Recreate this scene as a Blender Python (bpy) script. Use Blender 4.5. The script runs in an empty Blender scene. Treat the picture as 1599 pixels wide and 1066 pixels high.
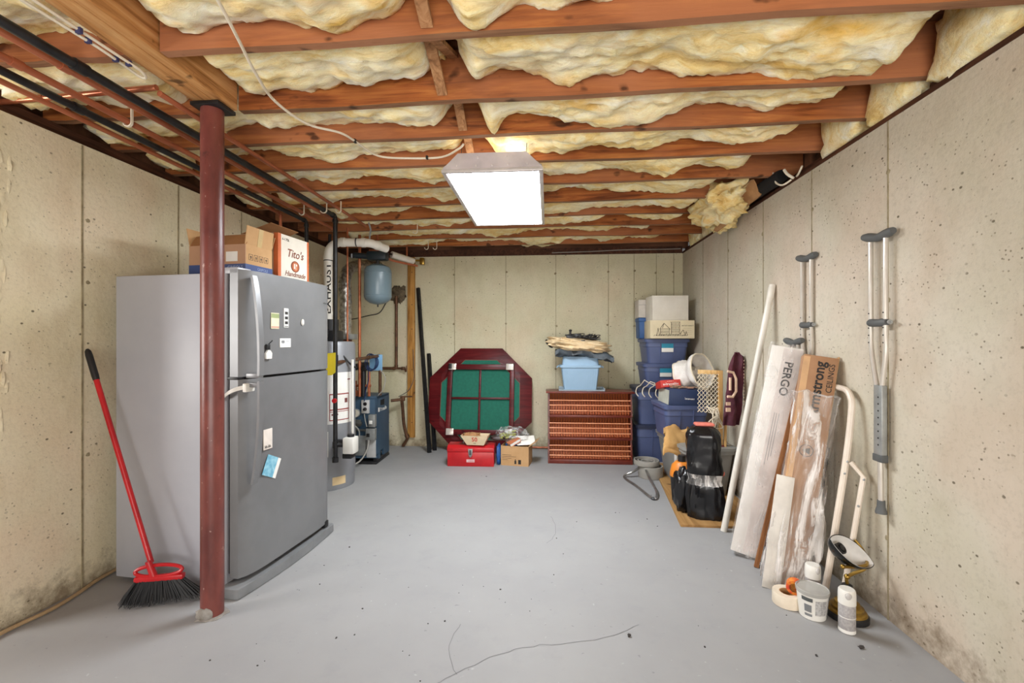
import bpy, bmesh, math, random
from mathutils import Vector, Matrix, noise
R = math.radians
rnd = random.Random(7)
scene = bpy.context.scene
COL = scene.collection

# ------------------------------------------------------------------ camera, light, exposure
cam = bpy.data.cameras.new('camera')
cam.sensor_width = 36.0
cam.lens = 36.0 * 700.0 / 1599.0
cam.shift_y = -1.6 / 1599.0
cam.clip_start = 0.05
camo = bpy.data.objects.new('camera', cam)
COL.objects.link(camo)
camo.location = (0, 0, 1.31)
camo.rotation_euler = (R(90), 0, 0.0795)
scene.camera = camo

w = bpy.data.worlds.new('world')
scene.world = w
w.use_nodes = True
w.node_tree.nodes['Background'].inputs[0].default_value = (1.0, 0.97, 0.93, 1)
w.node_tree.nodes['Background'].inputs[1].default_value = 0.12


def area(name, loc, target, sx, sy, power, col=(1, 1, 1)):
    l = bpy.data.lights.new(name, 'AREA')
    l.shape = 'RECTANGLE'
    l.size, l.size_y = sx, sy
    l.energy = power
    l.color = col
    o = bpy.data.objects.new(name, l)
    COL.objects.link(o)
    o.location = loc
    d = Vector(target) - Vector(loc)
    o.rotation_euler = d.to_track_quat('-Z', 'Y').to_euler()
    return o


FIXTURE_EMISSION = 38.0
area('left_opening_light', (-4.3, 0.4, 1.45), (-1.0, 2.2, 1.1), 1.1, 1.1, 66, (1.0, 0.97, 0.93))  # light from the open space on the left, following the broom's shadow
area('rear_fill_light', (0.2, -1.7, 1.05), (-0.2, 2.2, 2.1), 3.0, 1.3, 105, (1.0, 0.97, 0.93))  # added fill behind the camera, aimed up to brighten the ceiling
scene.view_settings.view_transform = 'Standard'
scene.view_settings.look = 'None'
scene.view_settings.exposure = 0.26
scene.view_settings.gamma = 1.0
scene.view_settings.use_curve_mapping = False


# ------------------------------------------------------------------ materials
def lin(c):
    o = []
    for v in c:
        v /= 255.0
        o.append(v / 12.92 if v <= 0.04045 else ((v + 0.055) / 1.055) ** 2.4)
    return (o[0], o[1], o[2], 1.0)


MATS = {}


class NT:
    def __init__(s, name):
        s.m = bpy.data.materials.new(name)
        s.m.use_nodes = True
        s.t = s.m.node_tree
        s.b = s.t.nodes['Principled BSDF']
        s.tc = None

    def n(s, kind, **kw):
        x = s.t.nodes.new(kind)
        for k, v in kw.items():
            setattr(x, k, v)
        return x

    def l(s, a, b):
        s.t.links.new(a, b)

    def coord(s, stretch=(1, 1, 1)):
        if s.tc is None:
            s.tc = s.n('ShaderNodeTexCoord')
        mp = s.n('ShaderNodeMapping')
        mp.inputs['Scale'].default_value = stretch
        s.l(s.tc.outputs['Object'], mp.inputs['Vector'])
        return mp.outputs['Vector']

    def noise(s, scale, detail=4, rough=0.55, stretch=(1, 1, 1), dist=0.0):
        x = s.n('ShaderNodeTexNoise')
        x.inputs['Scale'].default_value = scale
        x.inputs['Detail'].default_value = detail
        x.inputs['Roughness'].default_value = rough
        x.inputs['Distortion'].default_value = dist
        s.l(s.coord(stretch), x.inputs['Vector'])
        return x.outputs['Fac']

    def ramp(s, fac, stops):
        r = s.n('ShaderNodeValToRGB')
        el = r.color_ramp.elements
        while len(el) < len(stops):
            el.new(0.5)
        for e, (p, c) in zip(el, stops):
            e.position = p
            e.color = c
        s.l(fac, r.inputs['Fac'])
        return r.outputs['Color']

    def mix(s, fac, a, b, mode='MIX'):
        m = s.n('ShaderNodeMix', data_type='RGBA', blend_type=mode)
        for sock, v in ((m.inputs[0], fac), (m.inputs[6], a), (m.inputs[7], b)):
            if hasattr(v, 'is_linked'):
                s.l(v, sock)
            else:
                sock.default_value = v
        return m.outputs[2]

    def bump(s, h, strength, dist=0.01, prev=None):
        b = s.n('ShaderNodeBump')
        b.inputs['Strength'].default_value = strength
        b.inputs['Distance'].default_value = dist
        s.l(h, b.inputs['Height'])
        if prev:
            s.l(prev, b.inputs['Normal'])
        s.l(b.outputs['Normal'], s.b.inputs['Normal'])
        return b.outputs['Normal']


def mat(name, c, rough=0.5, metal=0.0, c2=None, scale=6, stretch=(1, 1, 1), bump=0.0, bscale=60, spec=None, detail=4):
    if name in MATS:
        return MATS[name]
    t = NT(name)
    if c2 is None:
        c2 = tuple(max(0, v * 0.9) for v in c)
    f = t.noise(scale, detail, 0.6, stretch)
    col = t.ramp(f, [(0.35, lin(c2)), (0.62, lin(c))])
    t.l(col, t.b.inputs['Base Color'])
    t.b.inputs['Roughness'].default_value = rough
    t.b.inputs['Metallic'].default_value = metal
    if spec is not None:
        t.b.inputs['Specular IOR Level'].default_value = spec
    if bump:
        t.bump(t.noise(bscale, 3, 0.6, stretch), bump, 0.004)
    MATS[name] = t.m
    return t.m


def wood(name, dark, mid, light, axis='x', sc=7.0, rough=0.7):
    t = NT(name)
    st = {'x': (0.12, 1.6, 1.6), 'y': (1.6, 0.12, 1.6), 'z': (1.6, 1.6, 0.12)}[axis]
    f = t.noise(sc * 2.2, 6, 0.62, st, 1.2)
    col = t.ramp(f, [(0.3, lin(dark)), (0.5, lin(mid)), (0.72, lin(light))])
    f2 = t.noise(2.2, 3, 0.6)
    col = t.mix(t.ramp(f2, [(0.45, (0, 0, 0, 1)), (0.75, (0.55, 0.55, 0.55, 1))]), col, lin(dark))
    if axis == 'x' and sc == 7.0:
        fh = t.noise(1.3, 3, 0.55, (0.8, 2.5, 1))
        col = t.mix(t.ramp(fh, [(0.42, (0, 0, 0, 1)), (0.62, (0.8, 0.8, 0.8, 1))]), col, t.mix(0.35, lin((176, 120, 88)), lin(mid)))
    f3 = t.noise(13, 2, 0.5, (0.6, 1, 1))
    col = t.mix(t.ramp(f3, [(0.66, (0, 0, 0, 1)), (0.74, (0.8, 0.8, 0.8, 1))]), col, lin(tuple(v * 0.45 for v in dark)))
    t.l(col, t.b.inputs['Base Color'])
    t.b.inputs['Roughness'].default_value = rough
    t.b.inputs['Specular IOR Level'].default_value = 0.25
    t.bump(t.noise(sc * 8, 3, 0.6, st), 0.35, 0.004)
    MATS[name] = t.m
    return t.m


def concrete(name, base, alt, stain, pit=0.5, low_dark=True):
    t = NT(name)
    f = t.noise(1.1, 5, 0.62)
    col = t.ramp(f, [(0.35, lin(alt)), (0.62, lin(base))])
    f2 = t.noise(3.2, 6, 0.7, (1, 1, 0.45))
    col = t.mix(t.ramp(f2, [(0.50, (0, 0, 0, 1)), (0.75, (0.5, 0.5, 0.5, 1))]), col, lin(stain))
    f4 = t.noise(60, 3, 0.6)
    col = t.mix(t.ramp(f4, [(0.30, (0.16, 0.16, 0.16, 1)), (0.5, (0, 0, 0, 1))]), col, lin(tuple(v * 0.72 for v in stain)))
    hue = t.ramp(t.noise(2.1, 3, 0.5, (1, 1, 0.8)), [(0.35, (0.97, 0.99, 0.96, 1)), (0.5, (1, 1, 1, 1)), (0.65, (1.0, 0.94, 0.93, 1))])
    col = t.mix(1.0, col, hue, 'MULTIPLY')
    # bug holes
    v = t.n('ShaderNodeTexVoronoi')
    v.inputs['Scale'].default_value = 42
    v.inputs['Randomness'].default_value = 1.0
    t.l(t.coord(), v.inputs['Vector'])
    holes = t.ramp(v.outputs['Distance'], [(0.10, (1, 1, 1, 1)), (0.19, (0, 0, 0, 1))])
    gate = t.ramp(t.noise(5.5, 4, 0.7), [(0.44, (0, 0, 0, 1)), (0.58, (pit, pit, pit, 1))])
    hm = t.mix(1.0, holes, gate, 'MULTIPLY')
    col = t.mix(hm, col, lin((88, 76, 56)))
    v2 = t.n('ShaderNodeTexVoronoi')
    v2.inputs['Scale'].default_value = 15
    t.l(t.coord((1, 1, 1.3)), v2.inputs['Vector'])
    h2 = t.ramp(v2.outputs['Distance'], [(0.08, (1, 1, 1, 1)), (0.125, (0, 0, 0, 1))])
    g2 = t.ramp(t.noise(4.0, 3, 0.6), [(0.45, (0, 0, 0, 1)), (0.57, (0.85, 0.85, 0.85, 1))])
    hm2 = t.mix(1.0, h2, g2, 'MULTIPLY')
    col = t.mix(hm2, col, lin((80, 70, 52)))
    if low_dark:  # darker brown towards the foot of the wall
        sep = t.n('ShaderNodeSeparateXYZ')
        t.l(t.coord(), sep.inputs[0])
        add = t.n('ShaderNodeMath', operation='MULTIPLY_ADD')
        t.l(t.noise(9, 5, 0.7), add.inputs[0])
        add.inputs[1].default_value = 0.55
        t.l(sep.outputs['Z'], add.inputs[2])
        lo = t.ramp(add.outputs[0], [(0.25, (0.75, 0.75, 0.75, 1)), (0.42, (0, 0, 0, 1))])
        col = t.mix(lo, col, lin((104, 86, 62)))
    t.l(col, t.b.inputs['Base Color'])
    t.b.inputs['Roughness'].default_value = 0.9
    t.b.inputs['Specular IOR Level'].default_value = 0.2
    p = t.bump(t.noise(26, 6, 0.65), 0.35, 0.012)
    inv = t.n('ShaderNodeInvert')
    t.l(hm, inv.inputs['Color'])
    t.bump(inv.outputs[0], 0.5, 0.006, p)
    MATS[name] = t.m
    return t.m


def floor_mat():
    t = NT('painted_floor')
    f = t.noise(0.9, 5, 0.6)
    col = t.ramp(f, [(0.35, lin((151, 151, 152))), (0.65, lin((160, 160, 160)))])
    f2 = t.noise(5, 6, 0.7)
    col = t.mix(t.ramp(f2, [(0.55, (0, 0, 0, 1)), (0.8, (0.5, 0.5, 0.5, 1))]), col, lin((140, 141, 144)))
    f3 = t.noise(38, 2, 0.5)
    col = t.mix(t.ramp(f3, [(0.72, (0, 0, 0, 1)), (0.78, (0.5, 0.5, 0.5, 1))]), col, lin((196, 196, 196)))
    f5 = t.noise(30, 2, 0.5, (1, 1.1, 1))
    col = t.mix(t.ramp(f5, [(0.24, (0.5, 0.5, 0.5, 1)), (0.29, (0, 0, 0, 1))]), col, lin((112, 112, 114)))
    t.l(col, t.b.inputs['Base Color'])
    t.l(t.ramp(t.noise(3, 4), [(0.3, (0.5, 0.5, 0.5, 1)), (0.7, (0.68, 0.68, 0.68, 1))]), t.b.inputs['Roughness'])
    t.b.inputs['Specular IOR Level'].default_value = 0.3
    t.bump(t.noise(14, 5, 0.6), 0.12, 0.006)
    MATS['painted_floor'] = t.m
    return t.m


def fibre_mat(name, dark, mid, light, pale):
    t = NT(name)
    f = t.noise(5.0, 7, 0.68, (0.55, 1.5, 1.2), 1.1)
    col = t.ramp(f, [(0.26, lin(dark)), (0.40, lin(mid)), (0.53, lin(light)), (0.68, lin(pale))])
    f2 = t.noise(3.1, 4, 0.6, (0.7, 1.2, 1))
    col = t.mix(t.ramp(f2, [(0.50, (0, 0, 0, 1)), (0.72, (0.75, 0.75, 0.75, 1))]), col, lin(pale))
    f4 = t.noise(4.3, 4, 0.6, (0.5, 1.3, 1))
    col = t.mix(t.ramp(f4, [(0.58, (0, 0, 0, 1)), (0.72, (0.75, 0.75, 0.75, 1))]), col, lin((232, 182, 74)))
    f5 = t.noise(2.7, 5, 0.65)
    col = t.mix(t.ramp(f5, [(0.22, (0.5, 0.5, 0.5, 1)), (0.36, (0, 0, 0, 1))]), col, lin((190, 168, 120)))
    f6 = t.noise(26, 6, 0.75, (0.35, 1.3, 1.2), 1.5)
    col = t.mix(1.0, col, t.ramp(f6, [(0.32, (0.84, 0.81, 0.74, 1)), (0.5, (1, 1, 1, 1)), (0.7, (1.0, 1.0, 1.0, 1))]), 'MULTIPLY')
    t.l(col, t.b.inputs['Base Color'])
    t.b.inputs['Roughness'].default_value = 1.0
    t.b.inputs['Specular IOR Level'].default_value = 0.03
    t.b.inputs['Subsurface Weight'].default_value = 0.35
    t.b.inputs['Subsurface Radius'].default_value = (1.0, 0.8, 0.5)
    t.b.inputs['Subsurface Scale'].default_value = 0.03
    p = t.bump(t.noise(14, 8, 0.78, (0.45, 1.3, 1.2), 1.0), 0.4, 0.03)
    t.bump(t.noise(60, 5, 0.75, (0.2, 1, 1), 0.6), 0.7, 0.008, p)
    MATS[name] = t.m
    return t.m


def film_mat(name, col, alpha, rough=0.18, bsc=22, streak=(1, 1, 0.25)):
    t = NT(name)
    t.b.inputs['Base Color'].default_value = lin(col)
    t.b.inputs['Roughness'].default_value = rough
    f = t.noise(bsc, 5, 0.65, streak, 1.0)
    a = t.ramp(f, [(0.42, (alpha * 0.35,) * 3 + (1,)), (0.52, (alpha * 1.1,) * 3 + (1,)), (0.60, (min(1, alpha * 3.4),) * 3 + (1,))])
    t.l(a, t.b.inputs['Alpha'])
    t.bump(f, 0.7, 0.02)
    MATS[name] = t.m
    return t.m


def emit(name, col, strength):
    t = NT(name)
    t.b.inputs['Base Color'].default_value = lin(col)
    t.b.inputs['Emission Color'].default_value = lin(col)
    t.b.inputs['Emission Strength'].default_value = strength
    MATS[name] = t.m
    return t.m


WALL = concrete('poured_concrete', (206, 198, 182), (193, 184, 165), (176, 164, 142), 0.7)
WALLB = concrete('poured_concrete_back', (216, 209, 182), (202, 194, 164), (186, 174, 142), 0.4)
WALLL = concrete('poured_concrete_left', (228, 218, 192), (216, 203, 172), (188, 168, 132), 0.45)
SEAM = mat('form_seam', (158, 147, 118), 0.9, c2=(128, 114, 88), scale=20)
FLOOR = floor_mat()
JOIST = wood('joist_wood', (98, 50, 24), (158, 90, 44), (196, 128, 66), 'x')
JEDGE = wood('joist_edge_wood', (96, 66, 46), (138, 100, 72), (172, 132, 98), 'x')
GIRD = wood('girder_wood', (150, 98, 52), (216, 158, 98), (238, 190, 132), 'y')
BRIDGE = wood('bridging_wood', (112, 76, 50), (164, 118, 80), (192, 148, 106), 'z')
STUD = wood('stud_wood', (120, 76, 30), (184, 132, 66), (206, 160, 96), 'z')
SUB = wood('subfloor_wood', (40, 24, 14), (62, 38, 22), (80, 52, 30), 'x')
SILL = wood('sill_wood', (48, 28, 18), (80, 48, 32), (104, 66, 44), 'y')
FIBRE = fibre_mat('fibreglass', (214, 172, 104), (240, 210, 142), (250, 233, 184), (254, 247, 226))
FIBRE2 = fibre_mat('fibreglass_shaggy', (206, 162, 92), (236, 202, 130), (248, 226, 168), (252, 244, 214))
COPPER = mat('copper', (190, 112, 78), 0.42, 0.3, c2=(142, 78, 52), scale=10, stretch=(1, 0.2, 1))
BRIGHTCOPPER = mat('bright_copper', (204, 128, 92), 0.3, 0.6, c2=(160, 88, 60), scale=8)
AGEDPIPE = mat('aged_copper', (112, 78, 54), 0.5, 0.4, c2=(76, 52, 38), scale=14)
BLACKIRON = mat('black_iron', (40, 40, 42), 0.42, 0.2, c2=(24, 24, 26), scale=14)
GREYPIPE = mat('grey_iron', (104, 98, 90), 0.42, 0.4, c2=(58, 52, 48), scale=16)
BLACK = mat('black_plastic', (26, 26, 28), 0.45)
WHITEP = mat('white_plastic', (232, 230, 224), 0.4, c2=(220, 217, 208))
PVC = mat('white_pvc', (226, 222, 212), 0.38, c2=(214, 208, 196), scale=4)
CABLE = mat('cable_white', (232, 222, 202), 0.5, c2=(216, 204, 182))
_t = NT('column_red')
_c = _t.ramp(_t.noise(9, 4, 0.6, (1, 1, 0.4)), [(0.35, lin((92, 44, 40))), (0.62, lin((122, 64, 56)))])
_c = _t.mix(_t.ramp(_t.noise(55, 3, 0.6, (1, 1, 0.5)), [(0.68, (0, 0, 0, 1)), (0.74, (0.7, 0.7, 0.7, 1))]), _c, lin((186, 156, 144)))
_c = _t.mix(_t.ramp(_t.noise(14, 4, 0.7), [(0.26, (0.7, 0.7, 0.7, 1)), (0.34, (0, 0, 0, 1))]), _c, lin((58, 34, 32)))
_t.l(_c, _t.b.inputs['Base Color'])
_t.b.inputs['Roughness'].default_value = 0.36
_t.bump(_t.noise(50, 3, 0.6), 0.2, 0.004)
REDPAINT = _t.m
STEEL = mat('fridge_steel', (132, 133, 135), 0.38, 0.35, c2=(123, 124, 126), scale=3)
FRSIDE = mat('fridge_side', (180, 182, 189), 0.42, 0.0, c2=(172, 174, 182), scale=2, bump=0.05, bscale=200)
GASKET = mat('gasket', (64, 58, 60), 0.7)
DGREY = mat('dark_grey', (70, 72, 75), 0.5)
MGREY = mat('mid_grey', (128, 130, 132), 0.5)
ALU = mat('aluminium', (214, 208, 198), 0.32, 0.45, c2=(198, 190, 180), scale=4)
RUBBER = mat('grey_rubber', (92, 94, 94), 0.6, c2=(80, 82, 82))
CARD = mat('cardboard', (198, 158, 112), 0.85, c2=(184, 144, 98), scale=4)
CARDP = mat('cardboard_pinkish', (186, 146, 116), 0.85, c2=(176, 136, 106), scale=4)
CARDIN = mat('cardboard_inside', (168, 120, 76), 0.9, c2=(150, 104, 64), scale=4)
NAVY = mat('navy_print', (58, 78, 132), 0.6)
WHITECARD = mat('white_card', (226, 220, 208), 0.75, c2=(216, 209, 196))
ORANGE = mat('orange_print', (206, 106, 56), 0.7)
INK = mat('black_ink', (36, 32, 30), 0.7)
BROWNINK = mat('brown_ink', (128, 64, 34), 0.7)
PAPER = mat('paper', (236, 234, 228), 0.8, c2=(226, 224, 218))
REDPL = mat('red_plastic', (196, 30, 36), 0.35, c2=(172, 22, 30))
BRISTLE = mat('bristle', (30, 31, 34), 0.6, c2=(14, 14, 16), scale=30)
YELLOW = mat('yellow_tag', (232, 208, 46), 0.6)
HEATER = mat('heater_grey', (142, 144, 148), 0.4, 0.15, c2=(130, 132, 136), scale=3)
FOIL = mat('foil', (196, 194, 188), 0.28, 0.8, c2=(120, 116, 108), scale=30, bump=0.9, bscale=45)
TANKB = mat('tank_blue', (118, 138, 148), 0.3, c2=(108, 128, 138), scale=3)
BOILER = mat('boiler_blue', (58, 84, 106), 0.45, c2=(48, 72, 94), scale=4)
GALV = mat('galvanised', (160, 162, 160), 0.4, 0.4, c2=(140, 142, 140), scale=12)
MAHOG = wood('mahogany', (58, 12, 16), (92, 22, 26), (112, 34, 34), 'x', 5, 0.35)
FELT = mat('green_panel', (22, 108, 88), 0.8, c2=(18, 98, 80), scale=30)
CHERRY = wood('cherry_wood', (118, 52, 26), (160, 80, 40), (186, 106, 58), 'z', 6, 0.5)
CHERRYD = mat('cherry_dark', (112, 44, 30), 0.35, c2=(88, 30, 22), scale=8)
CHERRYL = mat('cherry_rod', (232, 158, 116), 0.35, c2=(214, 136, 94), scale=8)
TOTEBLUE = mat('tote_blue', (84, 96, 134), 0.45, c2=(78, 90, 128), scale=4)
TOTEGREY = mat('tote_grey', (150, 150, 146), 0.5, c2=(140, 140, 136), scale=4)
TOTENAVY = mat('tote_navy_lid', (52, 58, 82), 0.5)
BINBLUE = mat('bin_light_blue', (150, 180, 204), 0.5, c2=(142, 172, 196), scale=4)
BLUEBOX = mat('bright_blue', (44, 92, 152), 0.5)
TEAL = mat('teal_label', (34, 142, 172), 0.5)
BEIGE = mat('beige_cloth', (222, 200, 162), 0.95, c2=(206, 180, 140), scale=10, bump=0.5, bscale=120)
TARP = mat('grey_tarp', (84, 94, 102), 0.45, c2=(58, 66, 74), scale=12, bump=0.6, bscale=30)
SUEDE = mat('tan_suede', (210, 168, 108), 0.95, c2=(194, 150, 92), scale=8, bump=0.4, bscale=90)
MAROON = mat('maroon_cloth', (92, 34, 50), 0.75, c2=(70, 22, 38), scale=8, bump=0.3, bscale=90)
LETTER = mat('letter_felt', (238, 204, 178), 0.9)
BAMBOO = wood('pale_wood', (176, 130, 74), (212, 172, 112), (228, 194, 140), 'z', 6, 0.6)
CORD = mat('white_cord', (236, 224, 200), 0.9)
MESHW = mat('white_mesh', (232, 228, 222), 0.8, c2=(214, 208, 200), scale=14, bump=0.4, bscale=120)
REDBOX = mat('red_game', (206, 56, 48), 0.55)
NAVYBOX = mat('navy_game', (36, 54, 92), 0.55)
BAGBLK = mat('black_bag', (22, 22, 25), 0.22, c2=(12, 12, 14), scale=12, bump=0.9, bscale=14, stretch=(1, 1, 0.3))
ORANGEP = mat('orange_plastic', (232, 138, 44), 0.45)
PINK = mat('coral_plastic', (232, 128, 112), 0.5)
HOSEG = mat('grey_foam', (158, 154, 146), 0.75, c2=(146, 142, 134))
CHROME = mat('brushed_tube', (150, 148, 144), 0.3, 0.7, c2=(120, 118, 114), scale=12)
PLY = wood('plywood', (134, 98, 56), (170, 130, 80), (188, 150, 98), 'y', 4, 0.8)
PERGO = mat('flooring_carton', (226, 222, 216), 0.6, c2=(214, 209, 202), scale=5)
FRAMEW = mat('cream_tube', (226, 214, 198), 0.4, c2=(214, 200, 184))
MOULD = wood('moulding', (112, 68, 36), (158, 104, 60), (182, 130, 84), 'z', 8, 0.45)
BRASS = mat('brass', (178, 146, 72), 0.28, 0.85, c2=(140, 108, 46), scale=10)
SHADEB = mat('lamp_shade_black', (16, 18, 18), 0.15)
SHADEW = mat('lamp_shade_white', (236, 234, 230), 0.5)
CANLAB = mat('can_label', (176, 172, 170), 0.5, c2=(156, 152, 152), scale=90, detail=1)
TAPE = mat('masking_tape', (236, 222, 200), 0.7)
FILM = film_mat('clear_film', (238, 233, 228), 0.24, 0.1, 9, (1.6, 1.6, 0.22))
FILMP = film_mat('milky_film', (240, 238, 236), 0.09, 0.15, 14)
FILMB = film_mat('clear_bag', (226, 228, 228), 0.15, 0.12, 20, (1, 1, 1))
BLUEFILM = mat('blue_plastic', (36, 96, 164), 0.3, c2=(24, 70, 130), scale=30, bump=0.6, bscale=40)
GREENS = mat('green_pods', (178, 178, 92), 0.6, c2=(140, 146, 66), scale=18)
DIFF = emit('light_diffuser', (238, 243, 248), FIXTURE_EMISSION)
UPGLOW = emit('uplight_glow', (255, 250, 240), 14.0)
FIXT = mat('fixture_white', (214, 208, 206), 0.3, 0.3)
MIRR = mat('fixture_reflector', (226, 218, 220), 0.22, 0.35)
KRAFT = mat('kraft_paper', (176, 132, 88), 0.85, c2=(150, 108, 68), scale=8)
VOID = mat('dark_void', (16, 14, 14), 0.9)
STAIN = mat('patch_cement', (118, 104, 82), 0.95, c2=(70, 60, 46), scale=22, bump=0.8, bscale=40)
CRUMB = mat('crumb', (60, 56, 54), 0.9)
CRACK = mat('crack', (118, 118, 120), 0.9)


# ------------------------------------------------------------------ geometry helpers
def cr(pts, n=6, closed=False):
    P = [Vector(p) for p in pts]
    out = []
    m = len(P)
    for i in range(m if closed else m - 1):
        if closed:
            a, b, c, d = P[(i - 1) % m], P[i], P[(i + 1) % m], P[(i + 2) % m]
        else:
            a, b, c, d = P[max(i - 1, 0)], P[i], P[i + 1], P[min(i + 2, m - 1)]
        for k in range(n):
            t = k / n
            out.append(0.5 * ((2 * b) + (c - a) * t + (2 * a - 5 * b + 4 * c - d) * t * t + (3 * b - a - 3 * c + d) * t ** 3))
    if not closed:
        out.append(P[-1].copy())
    return out


def FM(o, right, up):
    r = Vector(right).normalized()
    u = Vector(up)
    u = (u - r * u.dot(r)).normalized()
    n = r.cross(u)
    M = Matrix.Identity(4)
    for i in range(3):
        M[i][0], M[i][1], M[i][2], M[i][3] = r[i], u[i], n[i], o[i]
    return M


def lean(p0, p1, facing):
    """frame whose z runs p0->p1 and whose -y looks towards `facing`"""
    p0, p1 = Vector(p0), Vector(p1)
    z = (p1 - p0).normalized()
    f = Vector(facing)
    y = -(f - z * f.dot(z)).normalized()
    x = y.cross(z)
    M = Matrix.Identity(4)
    for i in range(3):
        M[i][0], M[i][1], M[i][2], M[i][3] = x[i], y[i], z[i], p0[i]
    return M, (p1 - p0).length


class MB:
    def __init__(s):
        s.bm = bmesh.new()
        s.M = Matrix.Identity(4)

    def verts(s, pts):
        return [s.bm.verts.new(s.M @ Vector(p)) for p in pts]

    def face(s, v):
        try:
            return s.bm.faces.new(v)
        except ValueError:
            return None

    def poly(s, pts):
        s.face(s.verts(pts))
        return s

    def box(s, a, b, bev=0.0, taper=None):
        x0, y0, z0 = a
        x1, y1, z1 = b
        if taper:  # shrink of bottom in x,y
            tx, ty = taper
        else:
            tx = ty = 0
        lo = [(x0 + tx, y0 + ty, z0), (x1 - tx, y0 + ty, z0), (x1 - tx, y1 - ty, z0), (x0 + tx, y1 - ty, z0)]
        hi = [(x0, y0, z1), (x1, y0, z1), (x1, y1, z1), (x0, y1, z1)]
        v = s.verts(lo + hi)
        fs = [s.face([v[i] for i in f]) for f in ((3, 2, 1, 0), (4, 5, 6, 7), (0, 1, 5, 4), (1, 2, 6, 5), (2, 3, 7, 6), (3, 0, 4, 7))]
        if bev:
            es = list({e for f in fs if f for e in f.edges})
            bmesh.ops.bevel(s.bm, geom=es, offset=bev, segments=2, affect='EDGES', profile=0.5)
        return s

    def ring(s, pts):
        return s.verts(pts)

    def loft(s, rings, caps=True, closed=True):
        R_ = [s.verts(r) for r in rings]
        n = len(R_[0])
        for a, b in zip(R_, R_[1:]):
            for i in range(n if closed else n - 1):
                j = (i + 1) % n
                s.face([a[i], a[j], b[j], b[i]])
        if caps:
            s.face(R_[0][::-1])
            s.face(R_[-1])
        return s

    def tube(s, path, r, seg=8, closed=False, caps=True):
        P = [Vector(p) for p in path]
        n = len(P)
        rings = []
        up = None
        for i in range(n):
            if closed:
                d = P[(i + 1) % n] - P[(i - 1) % n]
            else:
                d = P[min(i + 1, n - 1)] - P[max(i - 1, 0)]
            if d.length < 1e-9:
                d = Vector((0, 0, 1))
            d.normalize()
            if up is None:
                up = Vector((0, 0, 1)) if abs(d.z) < 0.9 else Vector((1, 0, 0))
            x = (up - d * up.dot(d))
            if x.length < 1e-6:
                x = d.orthogonal()
            x.normalize()
            y = d.cross(x)
            up = x
            rr = r[i] if isinstance(r, (list, tuple)) else r
            rings.append([P[i] + (x * math.cos(2 * math.pi * k / seg) + y * math.sin(2 * math.pi * k / seg)) * rr for k in range(seg)])
        if closed:
            rings.append(rings[0])
            s.loft(rings, caps=False)
        else:
            s.loft(rings, caps=caps)
        return s

    def cyl(s, p0, p1, r, seg=16, r1=None):
        return s.tube([p0, p1], [r, r if r1 is None else r1], seg)

    def lathe(s, prof, seg=24, c=(0, 0, 0)):
        rings = []
        for r, z in prof:
            r = max(r, 1e-4)
            rings.append([(c[0] + r * math.cos(2 * math.pi * k / seg), c[1] + r * math.sin(2 * math.pi * k / seg), c[2] + z) for k in range(seg)])
        return s.loft(rings)

    def prism(s, pts, h0, h1, axis='z', bev=0.0):
        def m(p, h):
            return {'z': (p[0], p[1], h), 'y': (p[0], h, p[1]), 'x': (h, p[0], p[1])}[axis]
        k = len(s.bm.faces)
        s.loft([[m(p, h0) for p in pts], [m(p, h1) for p in pts]])
        if bev:
            s.bm.faces.ensure_lookup_table()
            es = list({e for f in s.bm.faces[k:] for e in f.edges})
            bmesh.ops.bevel(s.bm, geom=es, offset=bev, segments=2, affect='EDGES', profile=0.5)
        return s

    def sweep(s, path, side, w, t):
        P = [Vector(p) for p in path]
        sd = Vector(side).normalized()
        rings = []
        for i in range(len(P)):
            d = (P[min(i + 1, len(P) - 1)] - P[max(i - 1, 0)]).normalized()
            nn = sd.cross(d).normalized()
            ww = w[i] if isinstance(w, (list, tuple)) else w
            a, b = sd * ww / 2, nn * t / 2
            rings.append([P[i] - a - b, P[i] + a - b, P[i] + a + b, P[i] - a + b])
        return s.loft(rings)

    def ell(s, c, rad, seg=16, rings=10, pw=1.0, amp=0.0, fs=5.0, seed=0.0, stretch=(1, 1, 1)):
        RR = []
        for i in range(rings + 1):
            th = -math.pi / 2 + math.pi * i / rings
            row = []
            for k in range(seg):
                ph = 2 * math.pi * k / seg
                def sp(v):
                    return math.copysign(abs(v) ** pw, v)
                ct = max(math.cos(th), 0.015)
                p = Vector((sp(ct) * sp(math.cos(ph)), sp(ct) * sp(math.sin(ph)), sp(math.sin(th))))
                if amp:
                    q = Vector((p.x * stretch[0], p.y * stretch[1], p.z * stretch[2])) * fs + Vector((seed, seed * 1.7, seed * 0.3))
                    p = p * (1 + amp * (noise.fractal(q, 0.9, 2.0, 4)))
                row.append((c[0] + p.x * rad[0], c[1] + p.y * rad[1], c[2] + p.z * rad[2]))
            RR.append(row)
        return s.loft(RR)

    def build(s, name, material, parent=None, ang=35, smooth=True, **tags):
        bmesh.ops.recalc_face_normals(s.bm, faces=s.bm.faces)
        me = bpy.data.meshes.new(name)
        s.bm.to_mesh(me)
        s.bm.free()
        if smooth:
            for p in me.polygons:
                p.use_smooth = True
            me.set_sharp_from_angle(angle=R(ang))
        me.materials.append(material)
        o = bpy.data.objects.new(name, me)
        COL.objects.link(o)
        if parent is not None:
            o.parent = parent
        for k, v in tags.items():
            o[k] = v
        return o


def thing(name, label, cat, loc=(0, 0, 0), rz=0.0, M=None, group=None):
    o = bpy.data.objects.new(name, None)
    o.empty_display_size = 0.1
    COL.objects.link(o)
    if M is not None:
        o.matrix_world = M
    else:
        o.location = loc
        o.rotation_euler = (0, 0, rz)
    o['label'] = label
    o['category'] = cat
    if group:
        o['group'] = group
    return o


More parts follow.
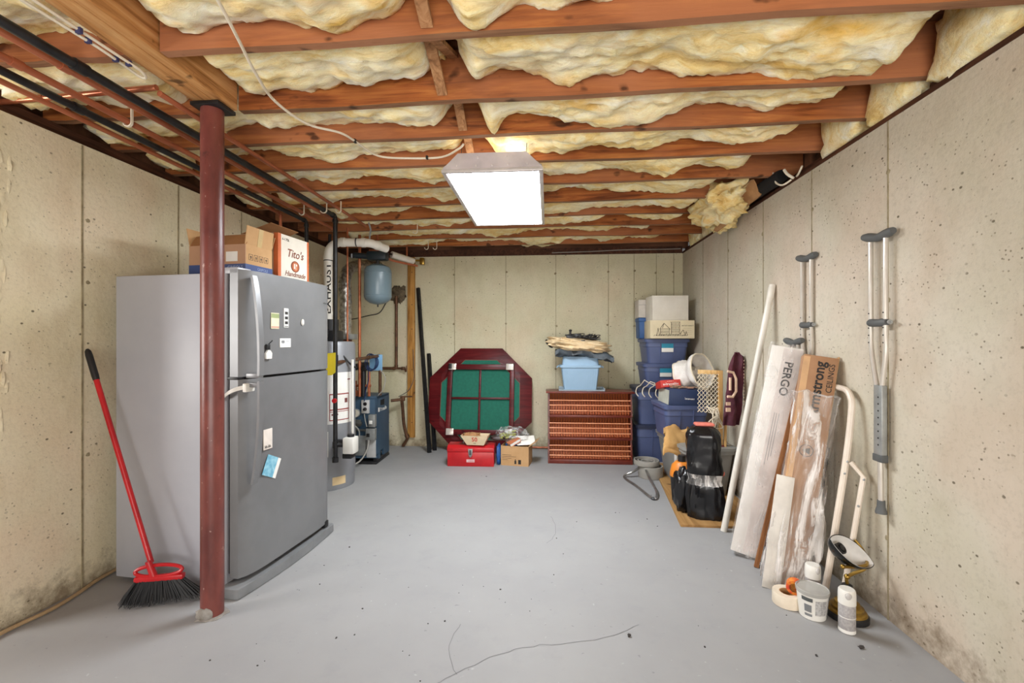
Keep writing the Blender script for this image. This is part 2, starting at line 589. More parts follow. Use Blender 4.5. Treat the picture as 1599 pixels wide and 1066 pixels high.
def tag(o, label, cat, group=None):
    o['label'] = label
    o['category'] = cat
    if group:
        o['group'] = group
    return o


def struct(o):
    o['kind'] = 'structure'
    return o


def dup(root, loc=None, rz=None, M=None, label=None, group=None):
    r = root.copy()
    COL.objects.link(r)
    if M is not None:
        r.matrix_world = M
    if loc is not None:
        r.location = loc
    if rz is not None:
        r.rotation_euler = (0, 0, rz)
    if label:
        r['label'] = label
    if group:
        r['group'] = group
    for ch in list(root.children):
        c = ch.copy()
        COL.objects.link(c)
        c.parent = r
        for g in list(ch.children):
            d = g.copy()
            COL.objects.link(d)
            d.parent = c
    return r


def text(parent, body, size, M, material, shear=0.0, bold=0.0, align='CENTER', name='lettering', spacing=1.0, label=None, xs=1.0):
    cu = bpy.data.curves.new('t', 'FONT')
    cu.body = body
    cu.size = size
    cu.shear = shear
    cu.offset = bold
    cu.align_x = align
    cu.align_y = 'CENTER'
    cu.space_character = spacing
    cu.extrude = 0.0004
    cu.resolution_u = 3
    tmp = bpy.data.objects.new('t', cu)
    COL.objects.link(tmp)
    bpy.context.view_layer.update()
    me = bpy.data.meshes.new_from_object(tmp.evaluated_get(bpy.context.evaluated_depsgraph_get()))
    bpy.data.objects.remove(tmp)
    bpy.data.curves.remove(cu)
    me.name = name
    if xs != 1.0:
        for v in me.vertices:
            v.co.x *= xs
    me.materials.clear()
    me.materials.append(material)
    o = bpy.data.objects.new(name, me)
    COL.objects.link(o)
    o.parent = parent
    o.matrix_local = M
    if label:
        o['label'] = label
    return o


def scrawl(par, M, width, height, n, material, seed=1, name='printed_word'):
    """a line of print too small to read in the photo: a row of uneven strokes"""
    r_ = random.Random(seed)
    m = MB()
    m.M = M
    dx = width / n
    for k in range(n):
        x = -width / 2 + k * dx
        h = height * r_.choice((0.62, 0.7, 1.0, 0.66))
        m.box((x + dx * .08, -height / 2, 0), (x + dx * .30, -height / 2 + h, .0006))
        if r_.random() < .75:
            zz = -height / 2 + (h - height * .22) * r_.random()
            m.box((x + dx * .30, zz, 0), (x + dx * .78, zz + height * .2, .0006))
        if r_.random() < .6:
            m.box((x + dx * .62, -height / 2, 0), (x + dx * .82, -height / 2 + height * .62, .0006))
    return m.build(name, material, par, kind='stuff')


def fbm(x, y, z, o=4):
    return noise.fractal(Vector((x, y, z)), 0.85, 2.1, o)


# ------------------------------------------------------------------ room shell
XL, XR, YB, H = -2.45, 1.593, 5.45, 2.344
Y0 = -3.0        # rear of the basement behind the camera
XF = -5.0        # the basement goes on to the left of the near end of the left wall
YL = 1.78        # near end of the left wall
ZJ = 2.43        # underside of the joists
floor = struct(MB().box((XF, Y0, -0.1), (XR + 0.2, YB + 0.2, 0.0)).build('floor', FLOOR))
wl = MB()
wl.box((XL - 0.2, YL, 0), (XL, YB + 0.2, H))
wall_left = struct(wl.build('wall_left', WALLL))
wall_back = struct(MB().box((XL, YB, 0), (XR, YB + 0.2, H)).build('wall_back', WALLB))
wall_right = struct(MB().box((XR, Y0, 0), (XR + 0.2, YB + 0.2, H)).build('wall_right', WALL))
struct(MB().box((XF, Y0 - 0.2, 0), (XR + 0.2, Y0, 2.66)).build('wall_rear', WALL))
struct(MB().box((XF - 0.2, Y0, 0), (XF, YL + 0.2, 2.66)).build('wall_far_left', WALL))
struct(MB().box((XF, YL, 0), (XL - 0.2, YL + 0.2, 2.66)).build('wall_side_return', WALLL))
# broken concrete lip at the near end of the left wall
b = MB()
for i in range(26):
    z = 0.9 + i * 0.05 + rnd.uniform(-.02, .02)
    b.ell((XL - 0.005, YL + 0.03 + rnd.uniform(-.02, .05), z), (0.008 + rnd.random() * .006, 0.012, 0.04), 8, 6, 1, 0.5, 3, i)
b.build('broken_edge', WALLL, wall_left, kind='stuff')
# formwork seams: thin raised fins on the walls, with the tie marks along them
for x in (-1.143, -0.509, 0.098, 0.725, 1.027, 1.288, 1.489):
    o = MB().box((x - 0.003, YB - 0.003, 0), (x + 0.003, YB + 0.001, H - 0.005)).build('form_seam', SEAM, wall_back)
    t = MB()
    for z in (0.35, 0.95, 1.5, 2.13):
        t.ell((x + rnd.uniform(-.01, .01), YB - 0.001, z + rnd.uniform(-.02, .02)), (0.014, 0.004, 0.012), 8, 5, 1, .4, 3, x * 9 + z)
    t.build('tie_mark', SEAM, wall_back, kind='stuff')
for i, y in enumerate((0.95, 1.6, 2.237, 2.846, 3.459, 4.11, 4.75)):
    MB().box((XR - 0.003, y - 0.003, 0), (XR + 0.001, y + 0.003, H - 0.005)).build('form_seam', SEAM, wall_right)
    t = MB()
    for z in (0.38, 0.95, 1.5, 2.1):
        t.ell((XR - 0.001, y + rnd.uniform(-.01, .01), z), (0.004, 0.013, 0.012), 8, 5, 1, .4, 3, y * 9 + z)
    t.build('tie_mark', SEAM, wall_right, kind='stuff')
for y in (2.178, 2.795, 3.41, 4.02):
    MB().box((XL - 0.001, y - 0.004, 0), (XL + 0.004, y + 0.004, H - 0.005)).build('form_seam', SEAM, wall_left)
    t = MB()
    for z in (0.7, 1.62, 1.95):
        t.ell((XL + 0.001, y + 0.03, z), (0.003, 0.012, 0.010), 8, 5, 1, .4, 3, y * 9 + z)
    t.build('tie_mark', SEAM, wall_left, kind='stuff')
# cement patch and stain where the water line enters
t = MB()
t.ell((-1.85, YB - 0.002, 1.88), (0.10, 0.03, 0.11), 20, 12, 1, 0.5, 2.5, 3)
t.build('cement_patch', STAIN, wall_back)
# hairline cracks in the floor
t = MB()
for pts in ([(-0.73, 1.35), (-0.6, 1.5), (-0.5, 1.62), (-0.36, 1.74), (-0.2, 1.86), (-0.03, 1.93), (0.2, 1.98), (0.42, 2.1)],
            [(-0.36, 1.74), (-0.42, 1.9), (-0.40, 2.05)], [(0.0, 2.9), (0.06, 3.1), (0.02, 3.35)]):
    pp = cr([(x, y, 0.0008) for x, y in pts], 5)
    pp = [p + Vector((rnd.uniform(-.008, .008), rnd.uniform(-.008, .008), 0)) for p in pp]
    for a, c in zip(pp, pp[1:]):
        d = (c - a).normalized()
        n_ = Vector((-d.y, d.x, 0)) * 0.0011
        t.poly([a - n_, c - n_, c + n_, a + n_])
t.build('crack', CRACK, floor, kind='stuff')
t = MB()
for i in range(60):
    x, y = rnd.uniform(-1.3, 1.4), rnd.uniform(1.35, 4.4)
    if i < 20:
        x, y = rnd.uniform(-1.4, -0.2), rnd.uniform(1.4, 2.4)
    r = rnd.uniform(0.002, 0.0055)
    t.ell((x, y, r * 0.4), (r, r * rnd.uniform(.6, 1.4), r * .5), 6, 4, 1, .5, 2, i)
t.ell((1.33, 2.02, 0.006), (0.012, 0.009, 0.007), 8, 5, 1, .5, 2, 3)
t.ell((0.36, 2.02, 0.006), (0.009, 0.008, 0.006), 8, 5, 1, .5, 2, 5)
tag(t.build('floor_debris', CRUMB), 'dark specks of grit scattered over the grey painted floor', 'debris')
bpy.data.objects['floor_debris']['kind'] = 'stuff'
# sill plates on the wall tops
struct(MB().box((XR + 0.07, Y0, H), (XR + 0.16, YB + 0.15, ZJ)).build('trim_1', SILL))
struct(MB().box((XL - 0.16, YL, H), (XL - 0.08, YB + 0.15, ZJ)).build('trim_2', SILL))
struct(MB().box((XL, YB + 0.015, H), (XR, YB + 0.15, ZJ)).build('trim_3', SILL))
t = MB().box((XR - 0.004, Y0, H - 0.004), (XR + 0.012, YB, H + 0.018)).build('trim_4', SILL)
struct(t)

# ------------------------------------------------------------------ ceiling: joists, subfloor, bridging
ceiling = bpy.data.objects.new('ceiling', None)
COL.objects.link(ceiling)
struct(ceiling)
JH = 0.235
ZT = ZJ + JH
for i in range(9):
    y = Y0 + i * 1.0
    MB().box((XF, y + .002, ZT), (XR + 0.2, min(y + 0.998, YB + 0.2), ZT + 0.03)).build('subfloor_panel', SUB, ceiling)
FE = [1.238, 1.648, 2.097, 2.454, 2.838, 3.237, 3.663, 4.072, 4.455, 4.873, 5.266]   # far face of each joist at x=-0.15
SL = [-0.016 + 0.0013 * i for i in range(11)]


def jy(i, x):
    return FE[i] + SL[i] * (x + 0.15)


def joist(i, xa, xb):
    m = MB()
    n = 14
    rings = []
    for k in range(n + 1):
        x = xa + (xb - xa) * k / n
        y1 = jy(i, x)
        dz = 0.004 * math.sin(k * 1.3 + i)
        rings.append([(x, y1 - 0.038, ZJ + dz), (x, y1, ZJ + dz), (x, y1, ZT - .001), (x, y1 - 0.038, ZT - .001)])
    m.loft(rings)
    o = m.build('joist', JOIST, ceiling)
    o.data.materials.append(JEDGE)
    for p in o.data.polygons:
        if p.normal.z < -0.8:
            p.material_index = 1
    return o


for i in range(11):
    if i <= 2:
        joist(i, -1.505, XR + 0.13)
        joist(i, -4.9 if i == 0 else XL - 0.12, -1.655)
    else:
        joist(i, XL - 0.12, XR + 0.13)
for y in (-2.7, -2.3, -1.9, -1.5, -1.1, -0.7, -0.3, 0.1, 0.45, 0.83):
    MB().box((-1.505, y - 0.038, ZJ), (XR + 0.13, y, ZT - .001)).build('joist', JOIST, ceiling)
    MB().box((XF, y - 0.038, ZJ), (-1.655, y, ZT - .001)).build('joist', JOIST, ceiling)
# rim boards
MB().box((XR + 0.14, Y0, ZJ), (XR + 0.18, YB + .15, ZT)).build('rim_board', SUB, ceiling)
MB().box((XL - 0.18, YL, ZJ), (XL - 0.14, YB + .15, ZT)).build('rim_board', SUB, ceiling)
MB().box((XL - .1, YB + 0.12, ZJ), (XR + .1, YB + 0.16, ZT)).build('rim_board', SUB, ceiling)
# cross bridging
for i in range(0, 10):
    xb = (-0.42, -0.47, -0.44, -0.46, -0.47, -0.3, -0.3, -0.3, -0.3, -0.3)[i]
    ya, yb = jy(i, xb) + .001, jy(i + 1, xb) - 0.039
    for s_, z0, z1 in ((0, ZT - 0.03, ZJ + 0.03), (1, ZJ + 0.03, ZT - 0.03)):
        x = xb + s_ * 0.05 - .02
        m = MB()
        d = Vector((0, yb - ya, z1 - z0)).normalized()
        up = Vector((1, 0, 0)).cross(d)
        a, c = Vector((x, ya, z0)), Vector((x, yb, z1))
        sd = Vector((0.023, 0, 0))
        u = up * 0.009
        m.loft([[a - sd - u, a + sd - u, a + sd + u, a - sd + u], [c - sd - u, c + sd - u, c + sd + u, c - sd + u]])
        m.build('bridging', BRIDGE, ceiling)

# built-up girder that the near joists butt against: three plies
gird = thing('wooden_girder', 'built-up three-ply wooden girder resting on the red steel column', 'beam', (-1.58, 0, 0))
for k in range(3):
    x0 = -0.075 + k * 0.049
    MB().box((x0, Y0 + .01, ZJ - 0.002 * (k == 1)), (x0 + 0.047, 2.095 - 0.01 * k, ZT - .002), 0.0025).build('ply', GIRD, gird)

# ------------------------------------------------------------------ insulation batts
ORD = ['first', 'second', 'third', 'fourth', 'fifth', 'sixth', 'seventh', 'eighth', 'ninth', 'tenth', 'eleventh']
DROOP = {  # bay: list of (x, tcenter, rx, rt, depth)
    1: [(-0.33, 0.85, 0.06, 0.3, 0.075), (0.55, 0.8, 0.35, 0.3, 0.03), (-1.3, .3, .2, .5, -.03)],
    2: [(-0.30, 0.85, 0.055, 0.3, 0.10), (0.35, 0.9, 0.25, 0.3, 0.03)],
    0: [(-0.75, 0.9, 0.1, 0.3, 0.03), (-0.25, 0.9, 0.1, 0.3, 0.05)],
    3: [(0.45, .9, .2, .3, .03)], 5: [(.4, .9, .3, .3, .03)], 7: [(0.6, 1, .3, .3, -.05)], 8: [(1, 1, .4, .4, -.05)],
}


def batt(i, xa, xb, label, edge_in=(0, 0), left=False, dz=0.0):
    m = MB()
    nx = max(8, int((xb - xa) / 0.016))
    nt = 18
    rows, tops = [], []
    for k in range(nx + 1):
        x = xa + (xb - xa) * k / nx
        row, top = [], []
        ex = min((x - xa), (xb - x))
        endlift = 0.10 * math.exp(-(ex / 0.06) ** 2)
        for q in range(nt + 1):
            t = q / nt
            ya = jy(i, x) if i >= 0 else FE[0] - 0.41 + 0.0
            yb = (jy(i + 1, x) - 0.038) if i < 10 else YB + 0.10
            y = ya + 0.002 + (yb - ya - 0.004) * t
            edge = 0.076 + 0.085 * fbm(x * 1.5, i * 3.7 + 10, 1.3, 3) + 0.016 * fbm(x * 8, i * 2.2, 7.7, 4)
            edge0 = 0.055 + 0.05 * fbm(x * 1.6, i * 5.1, 4.4, 3)
            base = edge0 * (1 - t) + edge * t
            sag = -0.040 * math.sin(math.pi * min(1, max(0, t)))
            n1 = 0.040 * fbm(x * 2.4, y * 4.4, i * 1.1 + 3, 4) + 0.014 * fbm(x * 14, y * 26, 5.5 + i, 4)
            n1 += 0.022 * (1 - abs(fbm(x * 2.2 + y * 3, y * 7, i * 1.7, 3))) ** 5 - 0.006
            dr = 0
            for (dx, dt, rx, rt, dep) in DROOP.get(i, []):
                dr += dep * math.exp(-((x - dx) / rx) ** 2 - ((t - dt) / rt) ** 2)
            z = ZJ + base + sag + n1 + endlift - dr + dz
            z = max(z, ZJ - 0.075)
            row.append((x, y, min(z, ZT - 0.02)))
            top.append((x, y, ZT - 0.004))
        rows.append(row + [top[-1], top[0]])
    m.loft(rows)
    o = m.build('insulation_batt', FIBRE, ang=80)
    tag(o, label, 'insulation', 'fibreglass batts between the ceiling joists')
    return o


for i in range(0, 11):
    nm = ORD[i]
    if i <= 1:
        batt(i, -1.50, -0.475, 'yellow fibreglass batt in the %s joist bay from the front, between girder and bridging' % nm)
        batt(i, -0.385, 1.46, 'yellow fibreglass batt in the %s joist bay from the front, right of the bridging' % nm)
        batt(i, -2.55, -1.66, 'yellow fibreglass batt in the %s joist bay from the front, left of the girder' % nm, left=True)
    elif i < 4:
        batt(i, -2.42, -0.49, 'yellow fibreglass batt in the %s joist bay from the front, left of the bridging' % nm)
        batt(i, -0.38, 1.44, 'yellow fibreglass batt in the %s joist bay from the front, right of the bridging' % nm)
    elif i == 4:
        batt(i, -2.4, -0.50, 'yellow fibreglass batt in the fifth joist bay from the front, left of the bridging')
        batt(i, -0.40, 1.36, 'yellow fibreglass batt in the fifth joist bay from the front, right of the bridging')
    elif i == 10:
        batt(i, -1.5, 0.2, 'yellow fibreglass batt in the last joist bay against the back wall', dz=0.03)
    else:
        batt(i, -2.2, (1.3, 1.3, 1.3, 1.1, 1.35)[i - 5], 'yellow fibreglass batt filling the whole %s joist bay from the front' % nm)
# pieces stuffed against the right-hand rim board
for i in range(0, 10):
    ya, yb = jy(i, 1.6) + .005, jy(i + 1, 1.6) - .043
    if i in (4, 5, 6):
        continue
    m = MB()
    m.ell((1.66, (ya + yb) / 2, ZJ + 0.07), (0.085, (yb - ya) / 2, 0.155), 24, 18, 0.55, 0.22, 2.2, i * 3.1)
    tag(m.build('insulation_piece', FIBRE, ang=80), 'tuft of yellow fibreglass stuffed above the right wall in the %s joist bay' % ORD[i], 'insulation', 'fibreglass tufts along the right sill')
# scraps over the left sill
for i in (1, 2, 3, 4, 5):
    m = MB()
    m.ell((-2.38, (FE[i] + FE[i + 1] - .038) / 2 + .04, ZJ + 0.07), (0.10, 0.13, 0.09), 16, 12, 0.7, 0.3, 2.4, i * 7.7)
    tag(m.build('insulation_piece', FIBRE, ang=80), 'scrap of yellow fibreglass lying above the left wall in the %s joist bay' % ORD[i], 'insulation', 'fibreglass scraps along the left sill')
# torn batt hanging down beside the right wall
hb = thing('hanging_batt', 'torn shaggy fibreglass batt with kraft backing drooping beside the right wall', 'insulation', (1.38, 3.72, 2.38))
m = MB()
m.ell((0.0, 0.0, 0.02), (0.17, 0.33, 0.125), 36, 26, 0.85, 0.42, 2.6, 4.2)
m.ell((0.10, 0.22, -0.05), (0.09, 0.16, 0.08), 26, 18, 0.85, 0.5, 3.0, 9.2)
m.build('fibre', FIBRE2, hb, ang=80)
m = MB()
rows = []
for k in range(13):
    t = k / 12
    rows.append([(0.02 + 0.16 * q / 6 + 0.01 * math.sin(q), -0.42 + 0.62 * t + 0.05 * q / 6, 0.05 - 0.13 * t + 0.05 * math.sin(q * 0.9 + t * 4) - 0.02) for q in range(7)])
bot = [[(x, y, z - 0.003) for x, y, z in r] for r in rows]
m.loft([r + bo[::-1] for r, bo in zip(rows, bot)])
m.build('kraft_backing', KRAFT, hb, ang=60)
# black tube standing in for the dark gap, and loose cable ends above the right wall
m = MB().tube(cr([(1.54, 3.72, 2.40), (1.53, 3.5, 2.395), (1.545, 3.3, 2.405), (1.56, 3.12, 2.41)], 6), [0.03, 0.034, 0.038, 0.04, 0.041, 0.042, 0.043, 0.044, 0.045, 0.046, 0.046, 0.046, 0.046, 0.046, 0.046, 0.046, 0.045, 0.044, 0.04], 12)
tag(m.build('dark_gap', VOID), 'black tube painted in for the dark gap above the right wall beside the torn batt', 'sleeve')
for k, (pts, lb) in enumerate((([(1.53, 3.231, 2.493), (1.53, 3.15, 2.41), (1.53, 3.146, 2.37), (1.545, 3.09, 2.335), (1.575, 3.04, 2.352)], 'white cable end curling over the right wall top, the longest of three'),
                               ([(1.53, 3.041, 2.417), (1.54, 3.02, 2.38), (1.565, 2.996, 2.346)], 'stubby flat white cable end pointing down at the right wall top'),
                               ([(1.55, 2.873, 2.375), (1.56, 2.93, 2.35), (1.575, 2.98, 2.352)], 'short white cable end slanting right above the right wall top'))):
    tag(MB().tube(cr(pts, 5), 0.006 if k != 1 else 0.009, 8).build('cable_end', CABLE), lb, 'cable', 'cable ends at the right wall top')
tag(MB().tube(cr([(1.50, 4.05, 2.34), (1.53, 4.1, 2.30), (1.575, 4.18, 2.347)], 5), 0.009, 8).build('conduit_end', CABLE), 'white conduit stub below the torn batt at the wall top', 'conduit')
tag(MB().tube(cr([(0.05, 5.39, 2.36), (0.5, 5.40, 2.37), (0.9, 5.41, 2.385), (1.3, 5.41, 2.385), (1.56, 5.42, 2.39)], 5), 0.006, 6).build('grey_cable', mat('grey_cable', (150, 140, 132), .6)), 'thin grey cable running along the top of the back wall', 'cable')

# ------------------------------------------------------------------ steel column
colm = thing('steel_column', 'dark red painted round steel support column under the wooden girder', 'column', (-1.6, 2.025, 0))
m = MB()
m.lathe([(0.049, 0.0), (0.049, 2.405), (0.0485, 2.41)], 28)
m.build('shaft', REDPAINT, colm)
MB().box((-0.065, -0.06, 2.41), (0.075, 0.06, 2.428), 0.002).build('cap_plate', BLACKIRON, colm, label='dark steel cap plate')
m = MB()
m.ell((-0.005, -0.045, 0.025), (0.04, 0.012, 0.03), 14, 8, 1, .25, 3, 2)
m.ell((0, 0, 0.001), (0.068, 0.062, 0.010), 18, 6, 1, .3, 4, 1)
m.build('grout', mat('grout', (150, 146, 140), .9, c2=(120, 112, 104), scale=20), colm, label='grey cement smear at the foot')

# ------------------------------------------------------------------ pipes under the joists
def pipe(name, label, mt, r, pts, elbow=0.0, extra=(), cat='pipe', group=None):
    P = [Vector(p) for p in pts]
    path = [P[0]]
    for i in range(1, len(P) - 1):
        a = (P[i - 1] - P[i]).normalized()
        c = (P[i + 1] - P[i]).normalized()
        e = elbow or r * 1.6
        for k in range(5):
            t = k / 4
            path.append((P[i] + a * e) * (1 - t) ** 2 + P[i] * 2 * t * (1 - t) + (P[i] + c * e) * t * t)
    path.append(P[-1])
    o = MB().tube(path, r, 12).build(name, mt)
    tag(o, label, cat, group)
    def fit(a, c):
        MB().cyl(a, c, r * 1.27, 12).build('fitting', mt, o)
    for i in range(1, len(P) - 1):          # fittings at each bend
        a = (P[i - 1] - P[i]).normalized()
        c = (P[i + 1] - P[i]).normalized()
        e = (elbow or r * 1.6)
        fit(P[i] + a * e * 0.9, P[i] + a * (e + r * 1.3))
        fit(P[i] + c * e * 0.9, P[i] + c * (e + r * 1.3))
    for (q, d) in extra:                    # couplings along the run
        q, d = Vector(q), Vector(d).normalized()
        fit(q - d * r * 1.4, q + d * r * 1.4)
    return o


gas = pipe('gas_pipe', 'black iron gas pipe running under the joists and dropping before the water heater', BLACKIRON, 0.0185,
           [(-1.81, Y0 + .1, 2.37), (-1.81, 3.70, 2.37), (-1.81, 3.70, 0.30)], 0.03,
           [((-1.81, 1.6, 2.37), (0, 1, 0)), ((-1.81, 3.70, 0.42), (0, 0, 1)), ((-1.81, 3.7, 1.16), (0, 0, 1))])
m = MB()
m.tube([(-1.81, 3.70, 0.42), (-1.745, 3.735, 0.42)], 0.0185, 12)
m.build('branch', BLACKIRON, gas)
MB().cyl((-1.81, 3.70, 0.31), (-1.81, 3.70, 0.27), 0.026, 12).build('end_cap', BLACKIRON, gas)
MB().tube([(-1.80, 3.672, 0.80), (-1.80, 3.655, 0.80)], 0.02, 12).build('valve_handle', REDPL, gas, label='red valve handle')
yt = MB()
yt.prism([(-0.042, 0), (0.034, 0.008), (0.032, -0.16), (0.0, -0.185), (-0.055, -0.185), (-0.045, -.09)], -0.0008, 0.0008, 'y')
o = yt.build('hang_tag', YELLOW)
o.location = (-1.825, 3.668, 1.20)
tag(o, 'yellow warning tag hanging on the vertical gas pipe', 'tag')
pipe('copper_pipe', 'copper pipe just right of the black gas pipe, turning away at its far end', COPPER, 0.0125, [(-1.70, 1.84, 2.395), (-1.72, 4.13, 2.395)], 0, [((-1.71, 2.9, 2.395), (0, 1, 0))])
pipe('copper_pipe', 'copper pipe immediately left of the black gas pipe under the joists', COPPER, 0.0135, [(-1.872, Y0 + .1, 2.37), (-1.872, 3.86, 2.37)], 0, [((-1.872, 1.6, 2.37), (0, 1, 0))])
pipe('copper_pipe', 'copper pipe second left of the black gas pipe, carried by white hooks', COPPER, 0.0145, [(-2.03, Y0 + .1, 2.37), (-2.03, 4.12, 2.37)], 0, [((-2.03, 1.56, 2.37), (0, 1, 0))])
pipe('iron_pipe', 'thin black iron pipe near the left wall dropping behind the white carton', BLACKIRON, 0.0165, [(-2.10, Y0 + .1, 2.35), (-2.10, 3.76, 2.35), (-2.10, 3.76, 1.2)], 0.03, [((-2.1, 1.85, 2.35), (0, 1, 0)), ((-2.1, 3.76, 2.0), (0, 0, 1))])
pipe('copper_pipe', 'copper pipe closest to the left wall with a short vertical drop', COPPER, 0.0125, [(-2.25, Y0 + .1, 2.38), (-2.25, 3.62, 2.38), (-2.25, 3.62, 1.95)], 0.02)
pipe('copper_pipe', 'bright copper pipe crossing above the other pipes towards the girder', BRIGHTCOPPER, 0.0125, [(-2.6, 1.885, 2.412), (-1.70, 1.825, 2.412)], 0, [((-2.30, 1.865, 2.412), (1, 0, 0))])
pipe('iron_pipe', 'black pipe standing upright between carton and exhaust pipe', BLACKIRON, 0.015, [(-2.11, 4.2, 2.34), (-2.11, 4.2, 1.3)], 0)
pipe('iron_pipe', 'dark pipe crossing the left wall behind the white carton', BLACKIRON, 0.016, [(-2.40, 3.2, 1.83), (-2.40, 4.4, 1.83)], 0)
for k, (x, y) in enumerate(((-2.03, 2.02), (-2.03, 3.56), (-1.70, 3.53), (-1.81, 3.5), (-1.26, 4.19), (-1.354, 4.93), (-1.26, 4.94))):
    m = MB()
    r = 0.021 if k != 3 else 0.026
    c = (0, 0, 0.0)
    pts = [(r * math.cos(a), 0, r * math.sin(a)) for a in [math.pi + math.pi * q / 10 * 1.05 for q in range(11)]]
    pts = pts + [(r, 0, 0.03), (r, 0, 0.075)]
    m.sweep(pts, (0, 1, 0), 0.012, 0.005)
    o = m.build('pipe_hook', CABLE)
    o.location = (x, y, 2.368 if k < 4 else 2.35)
    tag(o, ['white plastic hook holding the second copper pipe near the red column', 'white plastic hook holding the second copper pipe over the white carton', 'white J-hook holding the copper pipe right of the gas pipe',
            'white strap hook around the far end of the black gas pipe', 'empty white J-hook under the joists left of the ceiling light', 'left one of two empty white J-hooks near the back wall', 'right one of two empty white J-hooks near the back wall'][k], 'hook', 'white pipe hooks under the joists')
# electric cables
m = MB().tube(cr([(-1.702, 1.15, 2.415), (-1.702, 1.331, 2.415), (-1.684, 1.555, 2.41), (-1.692, 1.685, 2.41), (-1.688, 1.735, 2.405), (-1.668, 1.74, 2.405), (-1.655, 1.70, 2.41), (-1.662, 1.62, 2.415), (-1.668, 1.445, 2.418), (-1.668, 1.15, 2.418)], 5), 0.0055, 8)
gc = m.build('looped_cable', CABLE)
tag(gc, 'white electric cable looped back along the left edge of the girder', 'cable')
m = MB()
for (x, y) in ((-1.685, 1.52), (-1.69, 1.63), (-1.665, 1.66), (-1.665, 1.47)):
    m.box((x - .01, y - .006, 2.403), (x + .01, y + .006, 2.424), .001)
m.build('staple', mat('staple_blue', (60, 60, 100), .5), gc)
SW = [(-1.05, 1.26, 2.43), (-1.073, 1.381, 2.42), (-1.127, 1.546, 2.415), (-1.19, 1.746, 2.40), (-1.25, 1.971, 2.41), (-1.223, 2.199, 2.415), (-1.109, 2.314, 2.42), (-1.07, 2.42, 2.42), (-1.018, 2.622, 2.42), (-0.838, 2.674, 2.42), (-0.639, 2.671, 2.42), (-0.52, 2.58, 2.425), (-0.48, 2.53, 2.43)]
sc_ = MB().tube(cr(SW, 6), 0.0062, 8).build('ceiling_cable', CABLE)
tag(sc_, 'white electric cable swooping under the joists to the ceiling light', 'cable')
m = MB()
for (x, y) in ((-1.07, 2.42), (-0.73, 2.674)):
    m.box((x - .006, y - .011, 2.411), (x + .006, y + .011, 2.43), .001)
m.build('staple', BLACK, sc_)

# ------------------------------------------------------------------ ceiling light
lt = thing('ceiling_light', 'white box ceiling light with glowing diffuser and angled end plate', 'ceiling light', (-0.315, 3.11, 2.27))
HW, HL = 0.285, 0.595
m = MB()   # sloped housing, open underneath
m.loft([[(-HW, -HL, 0.006), (HW, -HL, 0.006), (HW, HL, 0.006), (-HW, HL, 0.006)],
        [(-HW + .004, -HL + .01, 0.03), (HW - .004, -HL + .01, 0.03), (HW - .004, HL - .01, 0.03), (-HW + .004, HL - .01, 0.03)],
        [(-0.19, -HL + .02, 0.098), (0.19, -HL + .02, 0.098), (0.19, HL - .02, 0.098), (-0.19, HL - .02, 0.098)]])
m.build('housing', FIXT, lt)
for s_ in (-1, 1):
    m = MB()
    y = s_ * (HL - .004)
    m.prism([(-HW, 0.006), (HW, 0.006), (HW, 0.014), (0.195, 0.102), (-0.195, 0.102), (-HW, 0.014)], y - 0.004, y + 0.004, 'y')
    ep = m.build('end_plate', MIRR, lt)
    m = MB()
    for q in (-0.2, -0.09, 0.0, 0.09, 0.2):
        m.cyl((q, y + s_ * .004, 0.03), (q, y + s_ * .008, 0.03), 0.005, 8)
    for q in (-0.08, 0.08):
        m.cyl((q, y + s_ * .004, 0.075), (q, y + s_ * .008, 0.075), 0.005, 8)
    m.build('rivet', FIXT, ep)
for a, b_ in (((-HW - .004, -HL - .004, -0.006), (HW + .004, -HL + .02, 0.012)), ((-HW - .004, HL - .02, -0.006), (HW + .004, HL + .004, 0.012)),
              ((-HW - .004, -HL + .02, -0.006), (-HW + .02, HL - .02, 0.012)), ((HW - .02, -HL + .02, -0.006), (HW + .004, HL - .02, 0.012))):
    MB().box(a, b_, 0.002).build('frame', FIXT, lt)
MB().box((-HW + .02, -HL + .02, -0.002), (HW - .02, HL - .02, 0.004)).build('diffuser', DIFF, lt)
m = MB()
for x in (-0.1, 0.12):
    m.box((x - 0.015, -HL + .06, 0.1), (x + 0.015, -HL + .30, 0.108))
m.build('added_uplight', UPGLOW, lt)  # glowing strips added on the housing top to brighten the insulation above
for x, y in ((-0.19, -0.5), (0.19, -0.5), (-0.19, 0.5), (0.19, 0.5)):
    MB().tube([(x, y, 0.09), (x * 1.02, y, 0.2)], 0.0018, 6).build('hanging_wire', BLACK, lt)

# ------------------------------------------------------------------ refrigerator
FRM = Matrix.Translation((-1.567, 2.182, 0)) @ Matrix.Rotation(R(-6.01), 4, 'Z')
fr = thing('refrigerator', 'grey two-door top-freezer refrigerator standing behind the red column', 'refrigerator', M=FRM)
W = 0.783


def on_fr(p):
    return FRM @ Vector(p)


MB().box((-0.785, 0.0, 0.025), (-0.085, W, 1.66), 0.006).build('cabinet', FRSIDE, fr)
MB().box((-0.088, 0.012, 0.10), (-0.066, W - 0.012, 1.655)).build('gasket', GASKET, fr)


def door(z0, z1, name):
    m = MB()
    N = 22
    pts = [(-0.068, 0.0), (-0.068, W)]
    prof = []
    for k in range(N + 1):
        u = 1 - 2 * k / N
        y = W / 2 + u * W / 2
        x = -0.02 + 0.042 * (1 - abs(u) ** 5) ** 0.7 if abs(u) < 1 else -0.02
        prof.append((x, y))
    m.prism(pts + prof, z0, z1, 'z')
    return m.build(name, STEEL, fr, ang=25)


fz = door(1.122, 1.677, 'freezer_door')
fd = door(0.085, 1.108, 'fridge_door')


